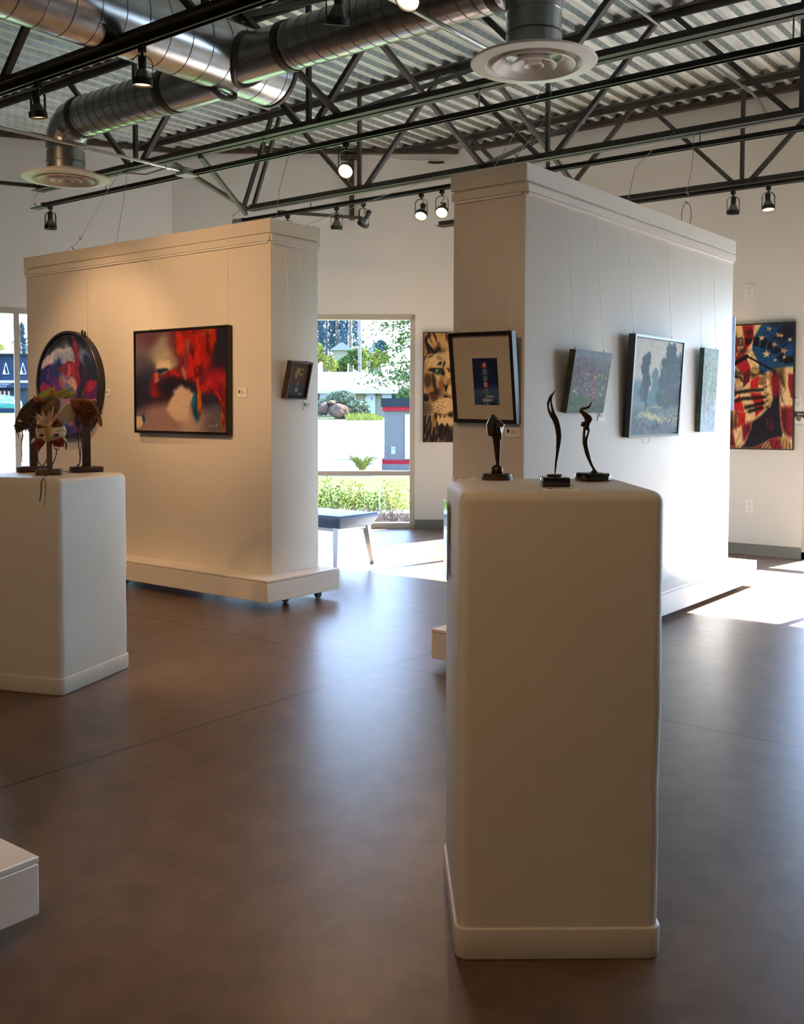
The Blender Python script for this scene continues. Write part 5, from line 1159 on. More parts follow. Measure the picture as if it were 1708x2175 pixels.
def branch(name, x_main, x_end, label, zneck, ZB):
    sg = 1 if x_end > x_main else -1; root = thing(name, ((x_main + x_end) / 2, YB, ZB), label, 'air duct', 'spiral air ducts')
    xs = x_main + sg * .18; xe = x_end - sg * .19
    duct_run('duct_pipe', root, (xs + sg * .34, YB, ZB), (xe, YB, ZB), RB, M['duct'], pitch=.088)
    # saddle boot on the main duct, mastic band and collars
    MB().cyl((x_main + sg * .08, YB, ZB), (xs + sg * .36, YB, ZB), RB * 1.01, 32).build('boot', M['duct'], root, smooth=True)
    cur = []
    for k in range(33):
        a = 2 * PI * k / 32; zz_ = ZB + RB * 1.04 * math.sin(a); cur.append((x_main + sg * (math.sqrt(max(RD_ ** 2 - (zz_ - ZD) ** 2, .0004)) + .004), YB + RB * 1.04 * math.cos(a), zz_))
    MB().tube(cur, .016, 8, cap=False).build('mastic_saddle', M['ductdark'], root, smooth=True)
    def ring(x0, r1, w_, m_, nm): MB().lathe([(r1 * .97, -w_ / 2), (r1, -w_ / 2), (r1 * 1.01, 0), (r1, w_ / 2), (r1 * .97, w_ / 2)], (0, 0, 0), 36, close=True).mul(Matrix.Translation((x0, YB, ZB)) @ Matrix.Rotation(R(90), 4, 'Y')).build(nm, m_, root, smooth=True)
    ring(xs + sg * .34, RB * 1.05, .05, M['ductdark'], 'mastic_band'); ring(xs + sg * .40, RB * 1.03, .012, M['duct'], 'collar'); ring(xe - sg * .02, RB * 1.04, .05, M['ductdark'], 'mastic_band')
    elbow(root, (x_end, YB, ZB), RB, sg)
    duct_run('neck', root, (x_end, YB, ZB - .19), (x_end, YB, zneck), RB * .98, M['duct'], pitch=.12, seam=False)
    for zz_ in (ZB - .19, (ZB - .2 + zneck) / 2): MB().lathe([(RB * .97, -.004), (RB * 1.0, -.004), (RB * 1.0, .004), (RB * .97, .004)], (x_end, YB, zz_), 32, close=True).build('neck_seam', M['ductseam'], root)
    return root
branch('branch_duct', XD, -6.40, 'round branch duct turning down to the left diffuser', 2.97, 3.34)
branch('branch_duct', XD, -2.55, 'round branch duct turning down to the right diffuser', 2.99, 3.395)
def diffuser(x, y, z, label):
    root = thing('air_diffuser', (x, y, z), label, 'air diffuser', 'round ceiling air diffusers')
    def ringp(nm, prof): MB().lathe(prof, (x, y, z), 56, close=True).build(nm, M['white'], root, smooth=True)
    ringp('outer_ring', [(.305, -.002), (.30, -.008), (.235, -.014), (.224, -.006), (.205, .03), (.15, .05), (.145, .056), (.21, .036), (.23, .010), (.30, .004)])
    ringp('middle_cone', [(.200, -.018), (.195, -.021), (.168, .0), (.135, .035), (.135, .040), (.174, .006)])
    ringp('inner_cone', [(.112, -.018), (.107, -.020), (.088, -.004), (.055, .04), (.055, .046), (.094, .0)])
    ringp('centre_ring', [(.050, -.018), (.045, -.020), (.036, -.010), (.030, .02), (.030, .026), (.042, -.006)])
    MB().lathe([(.001, .0), (.033, -.004), (.033, .002), (.001, .006)], (x, y, z), 24).build('centre_plate', M['white'], root, smooth=True)
    b = MB()
    for k in range(3): b.bar(Vector((x, y, z + .012)), Vector((x + .2 * math.cos(2.1 * k), y + .2 * math.sin(2.1 * k), z + .02)), .012, .004)
    b.build('spokes', M['white'], root)
    MB().lathe([(RB * .99, .02), (.150, .02), (.150, .055), (RB * .99, .055)], (x, y, z), 40, close=True).build('collar', M['white'], root)
    return root
diffuser(-6.40, YB, 2.945, 'round white air diffuser at the left, above the left partition')
diffuser(-2.55, YB, 2.965, 'larger-looking round white air diffuser near the top right')

# ------------------------------------------------------------------ conduits, cables, small wall items
def pipe(name, pts, r_, m_, label, cat, clips=()):
    t = thing(name, pts[0], label, cat); MB().tube(pts, r_, 10).build('tube', m_, t, smooth=True)
    for s in clips:
        a, b = Vector(pts[0]), Vector(pts[1]); c = a + (b - a) * s; d = (b - a).normalized()
        MB().cyl(c - d * .02, c + d * .02, r_ * 1.5, 12).build('coupling', m_, t, smooth=True)
    return t
pipe('conduit', [(-6.08, 1.9, 3.10), (-6.08, 5.08, 3.10)], .011, M['zinc'], 'galvanised conduit crossing the neck of the left diffuser', 'conduit', (.72, .96))
t = thing('junction_box', (-6.08, 5.14, 3.10), 'small galvanised junction box at the end of the left conduit', 'electrical box')
MB().box(-6.14, -6.03, 5.08, 5.20, 3.075, 3.125).build('box', M['zinc'], t, bevel=.004); MB().box(-6.145, -6.025, 5.075, 5.205, 3.071, 3.076).build('cover', M['zinc'], t)
MB().tube([(-6.1, 5.14, 3.125), (-6.3, 5.16, 3.18), (-6.6, 5.16, 3.16), (-6.9, 5.18, 3.22)], .006, 6).build('flex_cable', M['wire'], t)
pipe('conduit', [(-2.93, 2.4, 3.16), (-2.93, 4.75, 3.16)], .012, M['zinc'], 'galvanised conduit passing left of the right diffuser', 'conduit', (.93,))
pipe('conduit', [(-3.03, 5.6, 4.00), (-3.03, 8.75, 4.00), (-3.03, 8.95, 3.97), (-3.02, 9.10, 3.90)], .012, M['zinc'], 'galvanised conduit under the deck bending into the far wall at the right', 'conduit', (.93,))
def rope(pts, label, r_=.0022, extra=None):
    t = thing('hanging_cable', pts[0], label, 'cable'); MB().tube(pts, r_, 6).build('cable', M['wire'], t)
    if extra: extra(t)
    return t
def knot(c):
    def f(t):
        b = MB()
        for q_ in c: b.tube([Vector(q_) + Vector((-.012, 0, .01)), Vector(q_) + Vector((.012, 0, -.008))], .005, 6)
        b.build('clamp', M['wire'], t)
    return f
rope([(-7.32, 4.95, 2.54), (-7.36, 4.95, 2.62), (-7.28, 4.98, 2.66), (-7.2, 5.0, 2.74), (-7.13, 5.05, 2.90), (-7.05, 5.12, 3.08), (-6.95, 5.18, 3.235)], 'slack steel cable with clamps at the left end of the left partition', extra=knot([(-7.3, 4.96, 2.62), (-7.24, 4.99, 2.70)]))
rope([(-6.72, 4.95, 2.54), (-6.73, 4.97, 2.62), (-6.80, 5.1, 3.0), (-6.86, 5.18, 3.235)], 'thin steel cable dropping straight onto the left partition')
rope([(-4.95, 4.95, 2.54), (-4.96, 5.0, 2.8), (-4.97, 5.1, 3.05), (-4.98, 5.18, 3.235)], 'steel cable rising from the right end of the left partition')
rope([(-5.01, 6.9, 3.235), (-4.92, 6.0, 2.9), (-4.9, 5.1, 2.54)], 'second steel cable from the left partition up to the third joist')
rope([(-2.88, 4.62, 2.54), (-2.88, 4.64, 2.60), (-2.90, 5.0, 2.9), (-2.91, 5.17, 3.235)], 'steel cable with clamps above the near corner of the right partition', extra=knot([(-2.88, 4.63, 2.58), (-2.885, 4.7, 2.65)]))
rope([(-3.02, 4.62, 2.54), (-2.93, 5.17, 3.235)], 'thin steel cable beside the clamped one above the right partition')
rope([(-2.95, 6.25, 2.54), (-3.0, 6.3, 2.7), (-3.05, 6.5, 2.95), (-3.03, 6.8, 3.16), (-2.93, 6.92, 3.28)], 'bowed steel cable above the middle of the right partition')
t = rope([(-2.80, 6.92, 3.235), (-2.79, 6.86, 3.0), (-2.80, 6.80, 2.80)], 'steel cable ending in a loop and shackle above the right partition', extra=knot([(-2.80, 6.80, 2.80), (-2.80, 6.80, 2.735)]))
MB().tube([(-2.80 + .035 * math.sin(PI * 2 * k / 16) * (1 if True else 0), 6.80, 2.65 + .085 * math.cos(PI * 2 * k / 16) * (1.0)) for k in range(17)], .003, 6).build('loop', M['wire'], t)
MB().bar((-2.79, 6.80, 2.57), (-2.775, 6.80, 2.53), .012, .008).build('shackle', M['wire'], t)
t = thing('wall_cable', (-6.9, 8.66, 4.0), 'thin cable strung along the top of the corner wall', 'cable')
w0 = Q0 - FN * .012
MB().tube([w0 + FD * s + Vector((0, 0, z)) for s, z in ((-.66, 4.04), (-.5, 4.06), (-.3, 4.03), (-.1, 4.0), (.1, 4.0), (.26, 4.0), (.3, 4.02))], .003, 6).build('cable', M['clear'], t)
t = thing('patched_hole', w0 + FD * .22 + Vector((0, 0, 3.99)), 'ragged brown hole high on the corner wall by a joist seat', 'hole')
MB().prism([(.09 * math.cos(a / 12 * 2 * PI) * (1 + .2 * math.sin(a * 3)), .018 * math.sin(a / 12 * 2 * PI)) for a in range(12)], 0, .006).mul(Matrix.Translation(w0 + FD * .22 + FN * .006 + Vector((0, 0, 3.985))) @ Matrix((FD, Vector((0, 0, 1)), -FN)).transposed().to_4x4()).build('opening', M['rust'], t)
t = thing('wall_hook', Q0 - FD * .565 + Vector((0, 0, 2.40)), 'small white hook stuck on the wall above the window', 'hook')
hk = Q0 - FD * .565
MB().tube([hk - FN * .004 + Vector((0, 0, 2.44)), hk - FN * .006 + Vector((0, 0, 2.40)), hk - FN * .02 + Vector((0, 0, 2.375)), hk - FN * .022 + Vector((0, 0, 2.39))], [.006, .007, .006, .004], 8).build('hook_body', M['outlet'], t, smooth=True)
def outlet(x, z, label, w_=.084, h_=.125):
    t = thing('wall_outlet', (x, 9.128, z), label, 'power outlet', 'wall power outlets')
    MB().box(x - w_ / 2, x + w_ / 2, 9.122, 9.1295, z - h_ / 2, z + h_ / 2).build('cover_plate', M['outlet'], t, bevel=.002, seg=1)
    for s in (-1, 1):
        MB().lathe([(.001, 0), (.017, 0), (.017, .003), (.001, .003)], (0, 0, 0), 20).mul(Matrix.Translation((x, 9.1225, z + s * .022)) @ Matrix.Rotation(R(90), 4, 'X')).build('socket', M['outlet'], t)
        b = MB(); b.box(x - .008, x - .005, 9.1188, 9.1196, z + s * .022, z + s * .022 + .009); b.box(x + .005, x + .008, 9.1188, 9.1196, z + s * .022, z + s * .022 + .009); b.box(x - .002, x + .003, 9.1188, 9.1196, z + s * .022 - .010, z + s * .022 - .005); b.build('slots', M['ink'], t)
outlet(-3.155, 2.378, 'cream power outlet high on the far wall above the flag painting')
outlet(-3.118, .44, 'white power outlet low on the far wall under the flag painting', .074, .115)

# ------------------------------------------------------------------ outdoors (seen through the windows)
G = {}
G['lawn'] = mat('lawn_grass', rgb(66, 90, 44), .9, var=.25, vscale=1.5, bump=.5, bscale=30)
G['street'] = mat('pale_asphalt', rgb(92, 92, 92), .85, var=.06, vscale=.6)
G['kerb'] = mat('kerb_concrete', rgb(150, 150, 146), .8)
G['mulch'] = mat('bark_mulch', rgb(60, 50, 46), .95, var=.7, vscale=30, bump=.8, bscale=40)
G['grass2'] = mat('far_grass', rgb(84, 100, 56), .9, var=.5, vscale=.8)
def leafmat(n, c, var=.5): return mat(n, c, .6, var=var, vscale=3)
G['l1'] = leafmat('yellow_green_leaf', rgb(116, 118, 52)); G['l2'] = leafmat('mid_green_leaf', rgb(66, 84, 42)); G['l3'] = leafmat('conifer_needle', rgb(58, 76, 84)); G['l4'] = leafmat('juniper', rgb(86, 96, 74))
G['bark'] = mat('bark', rgb(96, 82, 72), .9, var=.4, vscale=6, bump=.5)
G['wallsage'] = mat('sage_siding', rgb(104, 100, 84), .8); G['roof'] = mat('pale_shingle', rgb(98, 100, 108), .85, var=.35, vscale=4, bump=.3, bscale=6)
G['trimw'] = mat('white_trim', rgb(138, 144, 152), .5); G['shut'] = mat('dark_shutter', rgb(34, 46, 54), .6); G['winglass'] = mat('house_glass', rgb(70, 90, 96), .08, spec=.8)
G['greyblk'] = mat('grey_block', rgb(80, 80, 80), .8, var=.12, vscale=30, bump=.3); G['dkblk'] = mat('dark_grey_block', rgb(34, 38, 42), .75, var=.1, vscale=30); G['redband'] = mat('red_band', rgb(112, 30, 36), .6)
G['slate'] = mat('slate_siding', rgb(34, 42, 58), .7, var=.1, sx=(1, 1, 12), vscale=4); G['rock'] = mat('boulder', rgb(78, 62, 52), .85, var=.4, vscale=2, bump=.6, bscale=3)
for k_, m_ in G.items():
    if k_ != 'winglass': m_.node_tree.nodes['Principled BSDF'].inputs['Specular IOR Level'].default_value = .0
def hgt(t): return -.03 if t < 40 else -.03 + (t - 40) / 39 * .95 if t < 79 else .92 + (t - 79) * .01
def strip(name, ts, l0, l1, m_, dz=0.0, thick=None):
    vs = []; 
    for t in ts: vs += [V(l0 * (1 if abs(l0) > 60 else 1), t, hgt(t) + dz), V(l1, t, hgt(t) + dz)]
    o = MB().add(vs, [(2 * i, 2 * i + 1, 2 * i + 3, 2 * i + 2) for i in range(len(ts) - 1)]).build(name, m_); o['kind'] = 'structure'; return o
strip('street', [15.5, 25, 40, 50, 60, 72], -95, 60, G['street'], -.015)
strip('lawn', [13.3, 16, 20.4], -14, 30, G['lawn'], .02)
strip('planting_bed', [8.5, 13.3], -8, 30, G['mulch'], -.02)
strip('outer_ground', [-2.0, 15.6], -70, -9.5, G['street'], -.02)
strip('kerb', [20.4, 20.7], -14, 30, G['kerb'], .06)
strip('far_verge', [71.5, 79, 100, 170], -110, 90, G['grass2'], .02)
strip('side_ground', [-30, 8.6], 14.5, 90, G['street'], -.02)

def leaves(name, m_, c, rad, n, size, seed, parent, hollow=0.0, flat=1.0, world=True):
    rs = np.random.RandomState(seed); mb = MB(); c = Vector(c)
    for k in range(n):
        v = rs.normal(size=3); v /= np.linalg.norm(v); r_ = (rs.uniform(hollow ** 3, 1)) ** (1 / 3)
        p_ = c + r0 * v[0] * rad[0] * r_ + f0 * v[1] * rad[1] * r_ + Vector((0, 0, v[2] * rad[2] * r_))
        a = Vector(rs.normal(size=3)).normalized(); b = a.cross(Vector(rs.normal(size=3))).normalized(); s = size * rs.uniform(.5, 1.3)
        mb.add([p_ - a * s, p_ + b * s * .45, p_ + a * s, p_ - b * s * .45], [(0, 1, 2, 3)])
    return mb.build(name, m_, parent)
def clump(name, label, cat, specs, m_, group=None, stems=None, sm=None):
    c0 = specs[0][0]; t = thing(name, (c0[0], c0[1], c0[2] - specs[0][1][2]), label, cat, group); allm = MB()
    for i, (c, rad, n, size, seed) in enumerate(specs):
        o = leaves('foliage', m_, c, rad, n, size, seed, t)
    if stems:
        s = MB()
        for pts, r_ in stems: s.tube(pts, r_, 6)
        s.build('trunk', sm or G['bark'], t)
    return t
# shrubs right outside the window
rsx = np.random.RandomState(77)
for i, (x, t_, h_, w_, mm) in enumerate([(672, 12.9, .56, .24, 'l1'), (708, 12.6, .36, .26, 'l2'), (742, 12.8, .44, .24, 'l1'), (786, 12.6, .30, .26, 'l2'), (832, 12.8, .42, .24, 'l1')]):
    lt = (x - 854) / F * t_
    stems = []
    for k in range(9):
        a = rsx.uniform(-.22, .22); b = rsx.uniform(-.2, .2); stems.append(([V(lt, t_, -.03), V(lt + a * .5, t_ + b * .5, h_ * .5), V(lt + a, t_ + b, h_ * rsx.uniform(.7, 1.25))], [.006, .004, .0015]))
    clump('garden_shrub', ['yellow-tipped', 'loose green', 'wiry yellow-green', 'low green', 'bushy autumn-tinted', 'dense green', 'small pale'][i] + ' shrub outside the window, ' + ['far left', 'second from the left', 'in the middle', 'right of the middle', 'near the right jamb', 'hidden by the left partition', 'behind the wall edge'][i], 'shrub',
          [(V(lt, t_, h_ * .52), (w_, .3, h_ * .5), 300, .022, 30 + i), (V(lt + .03, t_, h_ * .3), (w_ * 1.0, .34, h_ * .3), 240, .020, 60 + i)], G[mm], 'shrubs in the bed outside the window', stems)
# dead twigs / heather in front on the mulch
t = thing('dry_groundcover', V(-.1, 12.0, 0), 'mat of dry grey twigs and bark on the bed below the window', 'ground cover')
s = MB(); 
for k in range(520):
    x = rsx.uniform(-1.3, .35); y = rsx.uniform(11.5, 12.4); a = rsx.uniform(-.12, .12); s.tube([V(x, y, -.03), V(x + a, y + rsx.uniform(-.05, .05), rsx.uniform(.03, .16))], [.006, .002], 3, cap=False)
s.build('twigs', mat('dry_twigs', rgb(74, 64, 58), .9, var=.5, vscale=40), t); t['kind'] = 'stuff'
t = thing('garden_stake', V(-.27, 12.3, 0), 'thin white stake standing in the planting bed', 'stake'); MB().cyl(V(-.27, 12.3, -.03), V(-.28, 12.3, .42), .008, 8).build('rod', G['trimw'], t)
# spiky grass tuft behind the rail
t = thing('spiky_plant', V(-.85, 21.5, 0), 'spiky green tuft showing just above the window rail', 'plant')
s = MB()
for k in range(260):
    a = rsx.uniform(0, 2 * PI); l_ = rsx.uniform(.2, .6); dx, dy = math.cos(a) * l_ * .7, math.sin(a) * l_ * .5; b0 = V(-.85, 21.5, -.03)
    s.tube([b0, b0 + r0 * dx * .5 + f0 * dy * .5 + Vector((0, 0, l_ * .6)), b0 + r0 * dx + f0 * dy + Vector((0, 0, l_ * rsx.uniform(.35, .95)))], [.010, .007, .001], 3, cap=False)
s.build('blades', G['l1'], t)
# sign pillar
def ob(mb, l0, l1, t0, t1, z0, z1, dz=0):
    return mb.obox(V((l0 + l1) / 2, (t0 + t1) / 2, (z0 + z1) / 2), r0 * (l1 - l0) / 2, f0 * (t1 - t0) / 2, (0, 0, (z1 - z0) / 2))
tp = 22.0; kx = tp / F
def LX(x, t=tp): return (x - 854) / F * t
def ZY(y, t=tp): return EYE - (y - 876) / F * t
t = thing('monument_pillar', V(LX(840), tp, -.03), 'grey block pillar with red bands and a dark cap outside the window', 'pillar')
ob(MB(), LX(811), LX(905), tp, tp + .7, -.05, ZY(986)).build('plinth', G['greyblk'], t); ob(MB(), LX(811.5), LX(905), tp + .005, tp + .69, ZY(986), ZY(977)).build('red_band', G['redband'], t)
ob(MB(), LX(816), LX(900), tp + .05, tp + .6, ZY(977), ZY(873)).build('shaft', G['greyblk'], t); ob(MB(), LX(812), LX(905), tp, tp + .7, ZY(873), ZY(864)).build('red_band', G['redband'], t)
ob(MB(), LX(809), LX(905), tp - .03, tp + .72, ZY(864), ZY(846)).build('cap_block', G['dkblk'], t)
ob(MB(), LX(860), LX(900), tp + .02, tp + .05, ZY(975), ZY(880)).build('lit_side_panel', G['trimw'], t)  # white slab stands in for the sunlit side of the shaft
t = thing('wayfinding_plate', V(LX(835.5), tp + .04, ZY(957)), 'small blue and white notice plate on the grey pillar', 'sign')
ob(MB(), LX(831), LX(840), tp + .036, tp + .05, ZY(965), ZY(949)).build('plate', G['trimw'], t); ob(MB(), LX(832), LX(839), tp + .032, tp + .037, ZY(956), ZY(950.5)).build('blue_field', mat('sign_blue', rgb(30, 96, 180), .5), t)
b = MB(); ob(b, LX(833.5), LX(836), tp + .029, tp + .033, ZY(954.6), ZY(953.4)); ob(b, LX(835), LX(838), tp + .029, tp + .033, ZY(953), ZY(952)); b.build('white_symbol', G['trimw'], t)
b = MB(); 
for y in (959, 961, 963): ob(b, LX(832), LX(833.5), tp + .03, tp + .037, ZY(y + .8), ZY(y)); ob(b, LX(837), LX(839), tp + .03, tp + .037, ZY(y + .8), ZY(y)); ob(b, LX(833.5), LX(837), tp + .031, tp + .037, ZY(y + .3), ZY(y))
b.build('blue_lettering', mat('sign_blue_ink', rgb(40, 110, 190), .5), t)

# the house across the street
tH = 79.0
def HL(x): return LX(x, tH)
def HZ_(y): return ZY(y, tH)
t = thing('bungalow', V(-3, tH, .9), 'long low sage house with a pale shingle roof across the street', 'house')
ob(MB(), HL(560), HL(1010), tH, tH + 9, .7, HZ_(828)).build('wall', G['wallsage'], t)
zr, ze = HZ_(786), HZ_(829)
vs = [V(HL(550), tH - .8, ze), V(HL(1020), tH - .8, ze), V(HL(1020), tH + 4.5, zr), V(HL(550), tH + 4.5, zr), V(HL(550), tH + 10, ze), V(HL(1020), tH + 10, ze)]
MB().add(vs + [v - Vector((0, 0, .12)) for v in vs], [(0, 1, 2, 3), (3, 2, 5, 4), (6, 7, 8, 9), (9, 8, 11, 10), (0, 6, 7, 1), (4, 10, 11, 5), (0, 3, 9, 6), (3, 4, 10, 9), (1, 2, 8, 7), (2, 5, 11, 8)]).build('roof', G['roof'], t)
ob(MB(), HL(550), HL(1020), tH - .86, tH - .78, ze - .28, ze + .02).build('fascia', G['trimw'], t)
ob(MB(), HL(734), HL(737), tH + 3, tH + 3.1, HZ_(790), HZ_(769)).build('vent_pipe', G['trimw'], t)
for x0, x1, y0, y1 in ((679, 699, 831, 857), (735, 756, 831, 849), (811, 832, 830.5, 846), (842, 868, 830.5, 852)):
    f = MB(); ob(f, HL(x0), HL(x1), tH - .08, tH + .02, HZ_(y1), HZ_(y0)); fo = f.build('window', G['trimw'], t)
    g = MB(); ob(g, HL(x0 + 4), HL(x1 - 1.5), tH - .10, tH - .07, HZ_(y1 - 2), HZ_(y0 + 3)); g.build('pane', G['winglass'] if x0 < 700 else G['trimw'], fo)
for x0, x1 in ((665, 678), (833, 841)):
    ob(MB(), HL(x0), HL(x1), tH - .06, tH + .02, HZ_(880 if x0 < 700 else 846), HZ_(829)).build('dark_shutter', G['shut'], t)
d_ = MB(); ob(d_, HL(776), HL(797), tH - .1, tH + .02, HZ_(886), HZ_(830.5)); do_ = d_.build('door', G['trimw'], t)
for yy in (836, 848, 860): 
    b = MB(); ob(b, HL(780), HL(785.5), tH - .13, tH - .09, HZ_(yy + 9), HZ_(yy)); ob(b, HL(788), HL(793.5), tH - .13, tH - .09, HZ_(yy + 9), HZ_(yy)); b.build('door_panel', G['trimw'], do_)
ob(MB(), HL(798), HL(800.5), tH - .12, tH, HZ_(841), HZ_(829)).build('porch_lamp', G['shut'], t)
for (x0, x1, y0, y1, tt, l_) in ((700, 752, 727, 790, 105, 'grey gabled roof behind the bungalow, left'), (772, 812, 733, 790, 108, 'second grey gabled roof behind the bungalow, further right')):
    t = thing('distant_house', V(LX((x0 + x1) / 2, tt), tt, 1.2), l_, 'house')
    a_, b_, c_ = LX(x0, tt), LX(x1, tt), LX((x0 + x1) / 2, tt); zt_, zb_ = ZY(y0, tt), ZY(y0 + 18, tt)
    MB().prism([(a_, zb_), (b_, zb_), (c_, zt_)], 0, 6).mul(Matrix.Translation(V(0, tt, 0)) @ Matrix((r0, Vector((0, 0, 1)), f0)).transposed().to_4x4()).build('roof', mat('grey_roof', rgb(96, 96, 98), .8), t)
    ob(MB(), a_ + .4, b_ - .4, tt + .3, tt + 6, 1.0, zb_).build('wall', G['wallsage'], t)
# juniper and boulders
tJ = 74.0
t = thing('juniper_bush', V(LX(725, tJ), tJ, hgt(tJ)), 'big spreading juniper in front of the bungalow', 'shrub')
for (x, y, rx, rz_, n, sd2) in ((724, 846, 30, 15, 1500, 1), (752, 866, 32, 17, 1400, 2), (700, 858, 26, 14, 1000, 3), (680, 872, 18, 10, 500, 5), (740, 882, 34, 9, 700, 4), (774, 880, 14, 8, 300, 6)):
    leaves('foliage', G['l4'], V(LX(x, tJ), tJ, ZY(y, tJ)), (rx / F * tJ, 1.0, rz_ / F * tJ), n, .16, sd2, t, .5)
def rock(x, y, rx, ry, tt, label, seed):
    t = thing('boulder', V(LX(x, tt), tt, hgt(tt)), label, 'rock'); rs = np.random.RandomState(seed); bm = bmesh.new(); bmesh.ops.create_icosphere(bm, subdivisions=3, radius=1)
    for v in bm.verts:
        k = 1 + .18 * math.sin(v.co.x * 3 + seed) * math.cos(v.co.y * 2.5 + seed) + rs.uniform(-.03, .03); v.co *= k
    m_ = MB(); m_.add([V(LX(x, tt) + v.co.x * rx / F * tt, tt - .3 + v.co.y * .6, ZY(y, tt) + v.co.z * ry / F * tt) for v in bm.verts], [tuple(v.index for v in f.verts) for f in bm.faces]); bm.free(); m_.build('stone', G['rock'], t)
rock(688, 868, 10, 13, tJ - 1.2, 'upright pointed boulder under the left side of the juniper', 3)
rock(719, 873, 20, 15, tJ - 1.4, 'wide slanting boulder under the middle of the juniper', 5)
rock(705, 856, 10, 5, tJ - 1.0, 'small flat stone lying on top of the two boulders', 8)
t = thing('grass_clumps', V(LX(790, 72), 72, .8), 'tall bright grass along the foot of the bungalow', 'grass')
s = MB(); 
for k in range(700):
    x = rsx.uniform(735, 812); y = rsx.uniform(70.5, 73.5); b0 = V(LX(x, y), y, hgt(y)); h_ = rsx.uniform(.15, .6) * (1 if x < 800 else .6); s.add([b0 - r0 * .04, b0 + r0 * .04, b0 + r0 * rsx.uniform(-.2, .2) + Vector((0, 0, h_))], [(0, 1, 2)])
s.build('blades', G['l1'], t); t['kind'] = 'stuff'
leaves_t = clump('round_shrub', 'small bright green shrub behind the pillar cap', 'shrub', [(V(LX(862, 30), 30, ZY(842, 30)), (.3, .3, .26), 700, .05, 5), (V(LX(866, 30), 30, .8), (.3, .3, .9), 800, .05, 6)], G['l2'])
# utility pole and trees
t = thing('utility_pole', V(LX(764, 95), 95, 1.0), 'wooden utility pole rising behind the bungalow', 'pole'); MB().cyl(V(LX(765, 95), 95, .8), V(LX(762.5, 95), 95, 12.5), .17, 12).build('pole', mat('pole_wood', rgb(100, 88, 84), .9), t); MB().bar(V(LX(750, 95), 95, 11.2), V(LX(776, 95), 95, 11.2), .1, .12).build('crossarm', G['bark'], t)
def conifer(x, tt, top, bot, wd, label, seed):
    t = thing('tall_pine', V(LX(x, tt), tt, 1.2), label, 'tree', 'tall pines behind the bungalow'); zt_, zb_ = ZY(top, tt), ZY(bot, tt)
    MB().tube([V(LX(x, tt), tt, 1.0), V(LX(x, tt), tt, zt_)], [.3, .06], 8).build('trunk', G['bark'], t)
    rs = np.random.RandomState(seed); mb = MB()
    for k in range(40):
        z = zb_ + (zt_ - zb_) * k / 40; rr_ = wd / F * tt * (1 - .75 * k / 40) * rs.uniform(.6, 1.1)
        for q_ in range(36):
            a = rs.uniform(0, 2 * PI); r_ = rr_ * rs.uniform(.15, 1) ; p_ = V(LX(x, tt) + math.cos(a) * r_, tt + math.sin(a) * r_, z - r_ * .25 + rs.uniform(-.3, .3))
            u_ = (r0 * math.cos(a) + f0 * math.sin(a)); s_ = rs.uniform(.2, .45); mb.add([p_, p_ + u_ * s_ + Vector((0, 0, -.08)), p_ + u_ * s_ * .5 + Vector((0, 0, .22))], [(0, 1, 2)])
    mb.build('foliage', G['l3'], t)
conifer(672, 120, 600, 745, 26, 'leftmost tall dark pine behind the bungalow', 1); conifer(694, 125, 590, 750, 24, 'second tall pine from the left behind the bungalow', 2)
conifer(717, 122, 585, 735, 20, 'slim tall pine left of the utility pole', 3); conifer(744, 118, 580, 735, 26, 'tall dark pine just left of the utility pole', 4)
def tree(x, tt, y, rx, ry, mm, label, seed, n=2200, size=.28, dep=None):
    t = thing('leafy_tree', V(LX(x, tt), tt, hgt(tt)), label, 'tree', 'leafy trees across the street'); dep = dep or rx / F * tt * .8
    rq = np.random.RandomState(seed)
    for k in range(9):
        ox, oy = rq.uniform(-.75, .75), rq.uniform(-.7, .7); sz = rq.uniform(.28, .5)
        leaves('crown', G[mm], V(LX(x + rx * ox, tt), tt + rq.uniform(-1, 1), ZY(y + ry * oy, tt)), (rx / F * tt * sz, dep * sz, ry / F * tt * sz), n // 7, size * .8, seed * 20 + k, t, .2)
    MB().tube([V(LX(x, tt), tt, hgt(tt)), V(LX(x, tt), tt, ZY(y, tt))], [.22, .1], 8).build('trunk', G['bark'], t)
tree(688, 92, 762, 28, 30, 'l1', 'yellow-green tree above the left end of the bungalow roof', 11)
tree(738, 98, 768, 34, 24, 'l2', 'soft green tree behind the middle of the roof', 12, 1800); tree(790, 100, 765, 34, 26, 'l1', 'pale green tree right of the utility pole', 13, 1800)
tree(806, 110, 742, 16, 16, 'l3', 'small dark conifer above the roof at the right', 14, 900)
